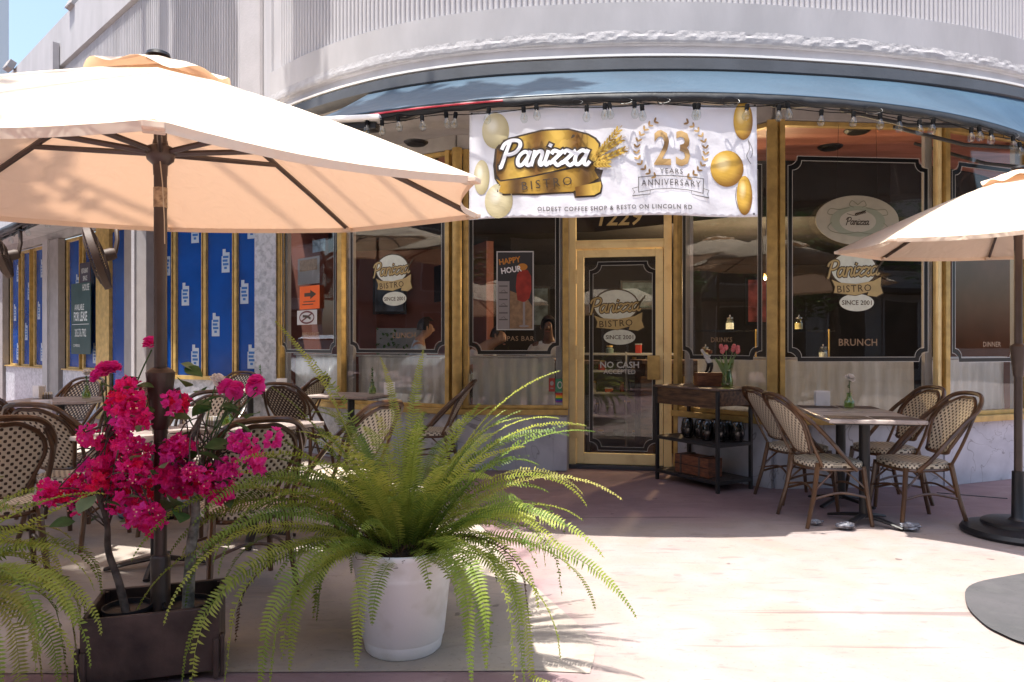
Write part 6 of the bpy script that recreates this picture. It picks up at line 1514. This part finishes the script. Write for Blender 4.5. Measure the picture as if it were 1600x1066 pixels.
# ------------------------------------------------------------------ inside the cafe
BS = thing('bar_table', 'pale ledge table inside the cafe where people sit', 'table', (-.15, 8.35, 0))
MB().box((0, -.05, 1.06), (2.3, .42, .04), R(-4)).build('tabletop', M['woodtop'], BS)
for x in (-1.0, 0, 1.0): MB().box((x, -.05-x*.07, .53), (.05, .3, 1.02)).build('leg', M['black'], BS)
DS = thing('display_shelf', 'pale shelf unit with goods behind the cafe door', 'shelf', (1.42, 9.0, 0), R(-8))
M['shelfpale'] = mat('shelf_pale', (.32, .33, .34), .6, var=.15)
for z in (.12, .38, .66, .93, 1.14): MB().box((0, 0, z), (1.25, .36, .025)).build('shelf', M['shelfpale'], DS)
for x in (-.62, 0, .62): MB().box((x, .0, .59), (.02, .36, 1.15)).build('upright', M['shelfpale'], DS)
rr = random.Random(9)
for z, n_ in ((.132, 6), (.392, 7), (.672, 8), (.942, 6), (1.152, 4)):
    for k in range(n_):
        x = -.52+1.04*k/(n_-1)+rr.uniform(-.03, .03); w_, h_ = rr.uniform(.06, .13), rr.uniform(.04, .16); cw = rr.choice(('black', 'cream', 'tan', 'green', 'white', 'red')); c_ = {'black': (.05, .03, .03), 'cream': (.35, .33, .3), 'tan': (.25, .18, .08), 'green': (.10, .14, .12), 'white': (.4, .4, .42), 'red': (.3, .03, .02)}[cw]
        t = thing(('gift_box', 'jar')[k % 2], ('small %s %s, %s from the left on the %s shelf behind the cafe door' % (cw, ('box', 'jar')[k % 2], ('first', 'second', 'third', 'fourth', 'fifth', 'sixth', 'seventh', 'eighth')[k], {.132: 'lowest', .392: 'second', .672: 'third', .942: 'fourth', 1.152: 'top'}[z])), ('box', 'jar')[k % 2], (0, 0, 0), 0, 'goods on the display shelf')
        t.location = Vector((1.42, 9.0, 0))+Matrix.Rotation(R(-8), 3, 'Z') @ Vector((x, -.06, z)); t.rotation_euler = (0, 0, R(-8+rr.uniform(-12, 12)))
        mt = mat('goods_%d' % int(c_[0]*100+c_[2]*1000), c_, .5)
        if k % 2: MB().lathe([(0, 0), (w_*.4, 0), (w_*.42, h_*.7), (w_*.3, h_*.85), (w_*.3, h_), (0, h_)], seg=14).build('jar_body', mt, t, smooth=True); MB().lathe([(0, h_), (w_*.33, h_), (w_*.33, h_+.02), (0, h_+.02)], seg=14).build('lid', M['gold'], t)
        else: MB().box((0, 0, h_/2), (w_, .12, h_)).build('carton', mt, t, bevel=.004); MB().box((0, 0, h_+.004), (w_*1.04, .125, .012)).build('lid', M['shelfpale'], t)
BC = thing('bar_counter', 'dark bar counter with glass jars inside the right windows', 'counter', (2.9, 8.6, 0), R(4))
MB().box((0, 0, .52), (2.8, .5, 1.04)).build('front', M['wood'], BC); MB().box((0, -.02, 1.06), (2.9, .6, .04)).build('counter_top', M['woodtop'], BC)
for k in range(6): MB().box((-1.25+.5*k, -.262, .55), (.42, .02, .7)).build('panel', M['gold'] if k % 2 else M['wood'], BC, bevel=.01)
MB().box((0, .1, 1.42), (1.9, .3, .02)).build('glass_shelf', M['clear'], BC)
for x in (-.9, 0, .9): MB().tube([(x, 0, 1.08), (x, 0, 1.44)], .01, 8).build('shelf_post', M['gold'], BC)
for k, x in enumerate((2.05, 2.3, 2.62, 3.2, 3.45, 3.7)):
    z = 1.082 if k % 2 else 1.435; t = thing('glass_jar', 'glass storage jar inside on the bar, %s from the left' % ('first', 'second', 'third', 'fourth', 'fifth', 'last')[k], 'jar', (x, 8.6+.1*(z > 1.2), z), 0, 'storage jars on the bar')
    MB().lathe([(0, 0), (.05, 0), (.055, .02), (.055, .11), (.04, .13), (.038, .13), (.05, .11), (.05, .02), (0, .008)], seg=18).build('glass', M['clear'], t, smooth=True)
    MB().lathe([(0, .13), (.045, .13), (.045, .15), (.01, .16), (.012, .18), (0, .185)], seg=16).build('lid', M['chrome'], t, smooth=True)
    MB().lathe([(0, .01), (.046, .01), (.046, .08), (0, .085)], seg=14).build('contents', (M['woodred'], M['sugar'], M['whitem'])[k % 3], t)
M['glow'] = mat('lamp_bulb_lit', (1, .7, .3), .5, emis=(1, .62, .25), estr=30)
for k, (px, py, dd_) in enumerate(((1074, 418, 8.3), (1196, 433, 8.6), (761, 357, 9.2), (1256, 325, 8.2))):
    q = PX(px, py, dd_); t = thing('pendant_lamp', ('pendant lamp with a warm bulb glowing inside beside the door', 'pendant lamp with a warm bulb seen near the square gold post', 'pendant lamp with a warm bulb above the happy hour poster', 'pendant lamp with a warm bulb high in the brunch window')[k], 'lamp', q)
    MB().tube([(0, 0, .04), (0, 0, 2.62-q.z)], .004, 5).build('cord', M['black'], t)
    MB().lathe([(0, .05), (.02, .04), (.02, .0)], seg=12).build('socket', M['gold'], t)
    MB().lathe([(0, -.035), (.012, -.03), (.018, -.015), (.012, .0)], seg=10).build('bulb', M['glow'], t)
    lp = bpy.data.lights.new('pendant_light', 'POINT'); lp.energy = 45; lp.color = (1, .68, .38); lp.shadow_soft_size = .03; lo = bpy.data.objects.new('pendant_light', lp); COL.objects.link(lo); lo.parent = t; lo.location = (0, 0, -.07)
    MB().lathe([(.02, .03), (.06, .0), (.08, -.05)], seg=20).build('shade', M['clear'], t, smooth=True)
for k, (p, sz, rz, c_, lb) in enumerate((((-1.75, 10.35, 2.0), (.5, .62), -10, (.035, .05, .07), 'framed dark picture on the maroon wall seen in the lunch window'), ((-1.0, 10.0, 2.1), (.42, .5), 24+90, (.12, .16, .2), 'framed blue picture on the side wall of the lunch room'),
        ((.2, 12.38, 1.9), (.9, .7), 0, (.05, .07, .09), 'wide dark picture on the back wall behind the poster'), ((2.2, 12.38, 2.1), (.7, .5), 0, (.06, .09, .10), 'picture on the back wall above the bar'), ((4.3, 12.38, 2.0), (.6, .8), 0, (.12, .03, .03), 'tall red picture on the back wall at the right'))):
    t = thing('picture', lb, 'picture', p, R(rz))
    MB().box((0, 0, 0), (sz[0], .03, sz[1])).build('frame', M['black'], t, bevel=.004); MB().box((0, -.018, 0), (sz[0]-.08, .006, sz[1]-.08)).build('canvas', mat('picture_paint_%s' % 'abcde'[k], c_, .5, col2=tuple(min(1, x*4) for x in c_), vscale=5), t)
t = thing('ivy_screen', 'pale screen with climbing ivy leaves inside the lunch window', 'screen', (-1.38, 8.95, 0), R(-12))
MB().box((0, 0, .75), (.62, .03, 1.42)).build('panel', M['shelfpale'], t)
for k in range(70): put(leafA, 'leaf', t, (rr.uniform(-.3, .1), -.03, rr.uniform(.6, 1.44)), (rr.uniform(-.6, .6)+1.2, rr.uniform(-.5, .5), rr.uniform(-1, 1)), .6)
for k, (x, y, z) in enumerate(((2.9, 7.9, 0), (1.9, 8.2, 0))):
    pass

# ------------------------------------------------------------------ the street around (mirrored in the glass)
M['fac1'] = mat('facade_sand', (.20, .18, .16), .85, var=.2, vscale=.4); M['fac2'] = mat('facade_white', (.38, .37, .36), .85, var=.15, vscale=.4); M['wing'] = mat('window_dark', (.02, .03, .04), .15)
def block(label, x, y, w_, d_, h_, rz, mt, fl, cols, loc_face=-1):
    t = thing('street_building', label, 'building', (x, y, -.12), rz)
    MB().box((0, 0, h_/2), (w_, d_, h_)).build('wall', mt, t); MB().box((0, 0, h_+.15), (w_+.4, d_+.4, .3)).build('cornice', M['taupe_lt'], t)
    MB().box((0, loc_face*(d_/2+.35), 3.35), (w_*.96, .7, .16)).build('canopy', M['awn_dark'], t)
    for i in range(fl):
        for j in range(cols):
            wx = -w_/2+(j+.5)*w_/cols; wz = 1.7+i*3.3; ww, wh = w_/cols*.62, (2.6 if i == 0 else 1.7)
            wdo = MB().box((wx, loc_face*(d_/2+.02), wz), (ww+.16, .10, wh+.16)).build('window', M['taupe_lt'], t); MB().box((wx, loc_face*(d_/2+.075), wz), (ww, .02, wh)).build('pane', M['wing'], wdo)
    return t
block('sand coloured shop building across the plaza, mirrored in the cafe glass', -6, -17, 22, 8, 11, R(180), M['fac1'], 3, 8)
block('white shop building across the plaza at the right, mirrored in the cafe glass', 15, -16, 18, 8, 8.5, R(172), M['fac2'], 2, 7)
block('sand coloured building across the left street', -30, 2, 20, 8, 10, R(78), M['fac1'], 3, 7)
block('pale building at the end of the left street', -34, 30, 24, 8, 9, R(50), M['fac2'], 2, 7)
tw = thing('distant_tower', 'pale apartment tower cut by the upper left corner of the picture', 'building', (-49.6, 62, 0), R(10))
MB().box((0, 0, 16), (8, 8, 60)).build('wall', M['whitem'], tw)
for k in range(7):
    z = 8+k*3.7; b_ = MB().box((3.4, -4.3, z), (3.6, 1.6, .3)).build('balcony', M['whitem'], tw); MB().box((3.4, -5.05, z+.7), (3.6, .06, 1.0)).build('rail', M['wing'], b_); MB().box((3.2, -4.05, z+1.5), (2.4, .1, 1.9)).build('window', M['wing'], tw)
# floodlights on the roof edge of the left wing
for k, (px, py, dd_) in enumerate(((115, 6, 11.2), (15, 103, 13.6))):
    q = PX(px, py, dd_); t = thing('floodlight', ('grey floodlight at the top of the left wing', 'grey floodlight at the far end of the left wing roof')[k], 'light', q, R(-40), 'roof floodlights')
    MB().box((0, 0, 0), (.26, .12, .17), 0, Matrix.Rotation(R(-25), 4, 'X')).build('housing', M['taupe'], t, bevel=.01); MB().box((0, -.065, -.02), (.22, .01, .13), 0, Matrix.Rotation(R(-25), 4, 'X')).build('lens', M['clear'], t)
    MB().tube([(0, .05, -.02), (0, .12, -.10), (.06, .16, -.14)], .015, 6).build('bracket', M['taupe'], t)
# street trees behind the camera
def tree(label, x, y, h_, cr_, seed):
    t = thing('street_tree', label, 'tree', (x, y, -.12)); g = random.Random(seed)
    MB().tube([(0, 0, 0), (.1, .05, h_*.3), (.0, .1, h_*.6)], [.17, .13, .08], 10).build('trunk', M['bark'], t, smooth=True)
    for k in range(7): a = g.uniform(0, 6.28); MB().tube([(0, .08, h_*.45), (cr_*.4*cos(a), cr_*.4*sin(a), h_*.62), (cr_*.75*cos(a), cr_*.75*sin(a), h_*.8)], [.07, .045, .02], 6).build('limb', M['bark'], t)
    mb = MB(); cl = [Vector((g.gauss(0, .5)*cr_, g.gauss(0, .5)*cr_, h_*.75+g.gauss(0, .16)*h_)) for _ in range(26)]
    for _ in range(5200):
        c_ = g.choice(cl)+Vector((g.gauss(0, .3), g.gauss(0, .3), g.gauss(0, .22)))*cr_*.5; a = g.uniform(0, 6.28); b_ = g.uniform(-.8, .8); s1 = g.uniform(.07, .13)
        u1 = Vector((cos(a), sin(a), b_*.4))*s1; v1 = Vector((-sin(a), cos(a), b_))*s1*.6; mb.add([c_-u1, c_+v1, c_+u1, c_-v1], [(0, 1, 2, 3)])
    mb.build('crown', M['leafd'], t, fix=False)
# the big shade tree whose boughs reach over the terrace, above the picture
BT = thing('shade_tree', 'tall shade tree behind the viewer whose boughs reach over the terrace', 'tree', (-4.2, -2.5, -.12)); g = random.Random(21); b0 = Vector((-4.2, -2.5, -.12))
MB().tube([(0, 0, 0), (.1, .2, 3), (.4, .9, 6.2)], [.24, .2, .15], 12).build('trunk', M['bark'], BT, smooth=True)
# where its shade falls: points on the umbrella, the awning and the stucco, each carried up along the sun
tg_ = [((-2.35, 2.5, 2.1), 6.6, .62), ((-2.75, 3.3, 2.0), 6.4, .5), ((-.95, 5.1, 3.05), 6.8, .42), ((-.35, 4.9, 3.0), 7.0, .34), ((.25, 4.95, 3.1), 6.6, .20), ((-1.78, 6.2, 5.0), 4.8, .24), ((-1.86, 6.25, 4.2), 5.8, .18), ((-3.35, 7.85, 5.0), 4.6, .30), ((-3.05, 7.55, 4.4), 5.4, .22), ((-3.9, 8.4, 4.4), 5.2, .25), ((-1.2, 1.2, 1), 7.5, .5), ((-3.2, .9, 1), 7.8, .8), ((-3.9, 4.6, 1), 7.6, .6), ((-5.2, 3.5, 1), 7.8, .8)]
cv = MB()
for (p, t, r_) in tg_:
    c_ = Vector(p)+SUN*t/SUN.z
    MB().tube(catmull([Vector((.4, .9, 6.2)), (c_-b0).lerp(Vector((.4, .9, 6.2)), .5)+Vector((0, 0, .5)), c_-b0], 5), [.035-.0025*k for k in range(11)], 6).build('limb', M['bark'], BT)
    for _ in range(int(3400*r_*r_+150)):
        q = c_-b0+Vector((g.gauss(0, .45), g.gauss(0, .45), g.gauss(0, .4)))*r_; a = g.uniform(0, 6.28); b_ = g.uniform(-.6, .6); s1 = g.uniform(.05, .09)
        u1 = Vector((cos(a), sin(a), b_*.4))*s1; v1 = Vector((-sin(a), cos(a), b_))*s1*.6; cv.add([q-u1, q+v1, q+u1, q-v1], [(0, 1, 2, 3)])
cv.build('crown', M['leafd'], BT, fix=False)
tree('leafy street tree in the plaza behind the viewer', 3.5, -8, 6.5, 2.4, 1); tree('leafy street tree in the plaza left of the viewer', -5.5, -8.5, 7, 2.6, 2); tree('leafy street tree on the far side of the left street', -17, 6, 6.5, 2.4, 3); tree('leafy street tree at the right of the plaza', 11, -6, 6, 2.3, 4)
# parked car in the left street
def car(loc, rz, label):
    t = thing('parked_car', label, 'car', loc, rz); pt = mat('car_paint_white', (.62, .64, .68), .25, coat=.8)
    prof = [(-2.2, .35), (-2.25, .75), (-2.1, 1.0), (-1.75, 1.08), (-1.35, 1.48), (-.9, 1.58), (.2, 1.58), (.6, 1.48), (1.1, 1.08), (1.9, .95), (2.2, .72), (2.22, .35)]
    low = [(-2.2, .35), (-2.25, .75), (-2.1, 1.0), (-1.75, 1.06), (1.1, 1.06), (1.9, .95), (2.2, .72), (2.22, .35)]
    def ex(L, hw_, tp): 
        mb = MB(); n = len(L); vs = []
        for s_ in (-1, 1):
            for (x, z) in L: vs.append((x, s_*(hw_-(tp*(z-1.0) if z > 1.0 else 0)), z))
        return mb.add(vs, [tuple(range(n)), tuple(range(2*n-1, n-1, -1))]+[(i, (i+1) % n, n+(i+1) % n, n+i) for i in range(n)])
    ex(low, .90, 0).build('body', pt, t, bevel=.05, smooth=True)
    ex([(-1.70, 1.05), (-1.32, 1.47), (-.9, 1.55), (.2, 1.55), (.58, 1.46), (1.05, 1.05)], .84, .32).build('windows', M['wing'], t, bevel=.02)
    ex([(-1.3, 1.50), (-.9, 1.60), (.2, 1.60), (.55, 1.50)], .86, .32).build('roof', pt, t, bevel=.02, smooth=True)
    for s_ in (-1, 1):
        for x in (-1.35, 1.35):
            m_ = Matrix.Rotation(pi/2, 4, 'X'); w_ = MB().lathe([(0, -.1), (.30, -.1), (.34, -.06), (.34, .06), (.30, .1), (0, .1)], (x, s_*.84, .34), 24, m_).build('wheel', M['blackpl'], t, smooth=True)
            MB().lathe([(0, .0), (.2, .0), (.2, .02), (0, .03)], (x, s_*.95, .34), 16, Matrix.Rotation(-s_*pi/2, 4, 'X')).build('rim', M['chrome'], w_)
        MB().box((2.12, s_*.62, .78), (.12, .34, .14)).build('headlight', M['clear'], t, bevel=.02); MB().box((-2.16, s_*.68, .85), (.12, .26, .16)).build('tail_light', M['pred'], t, bevel=.02)
        for x in (-.35,): MB().box((x, s_*.80, 1.28), (.07, .12, .42)).build('door_pillar', pt, t)
car((-11.6, 10.6, -.12), R(10), 'white car parked in the left street, mirrored in the leftmost cafe window')
car((-15, -1.5, -.12), R(78), 'second pale car parked across the left street')
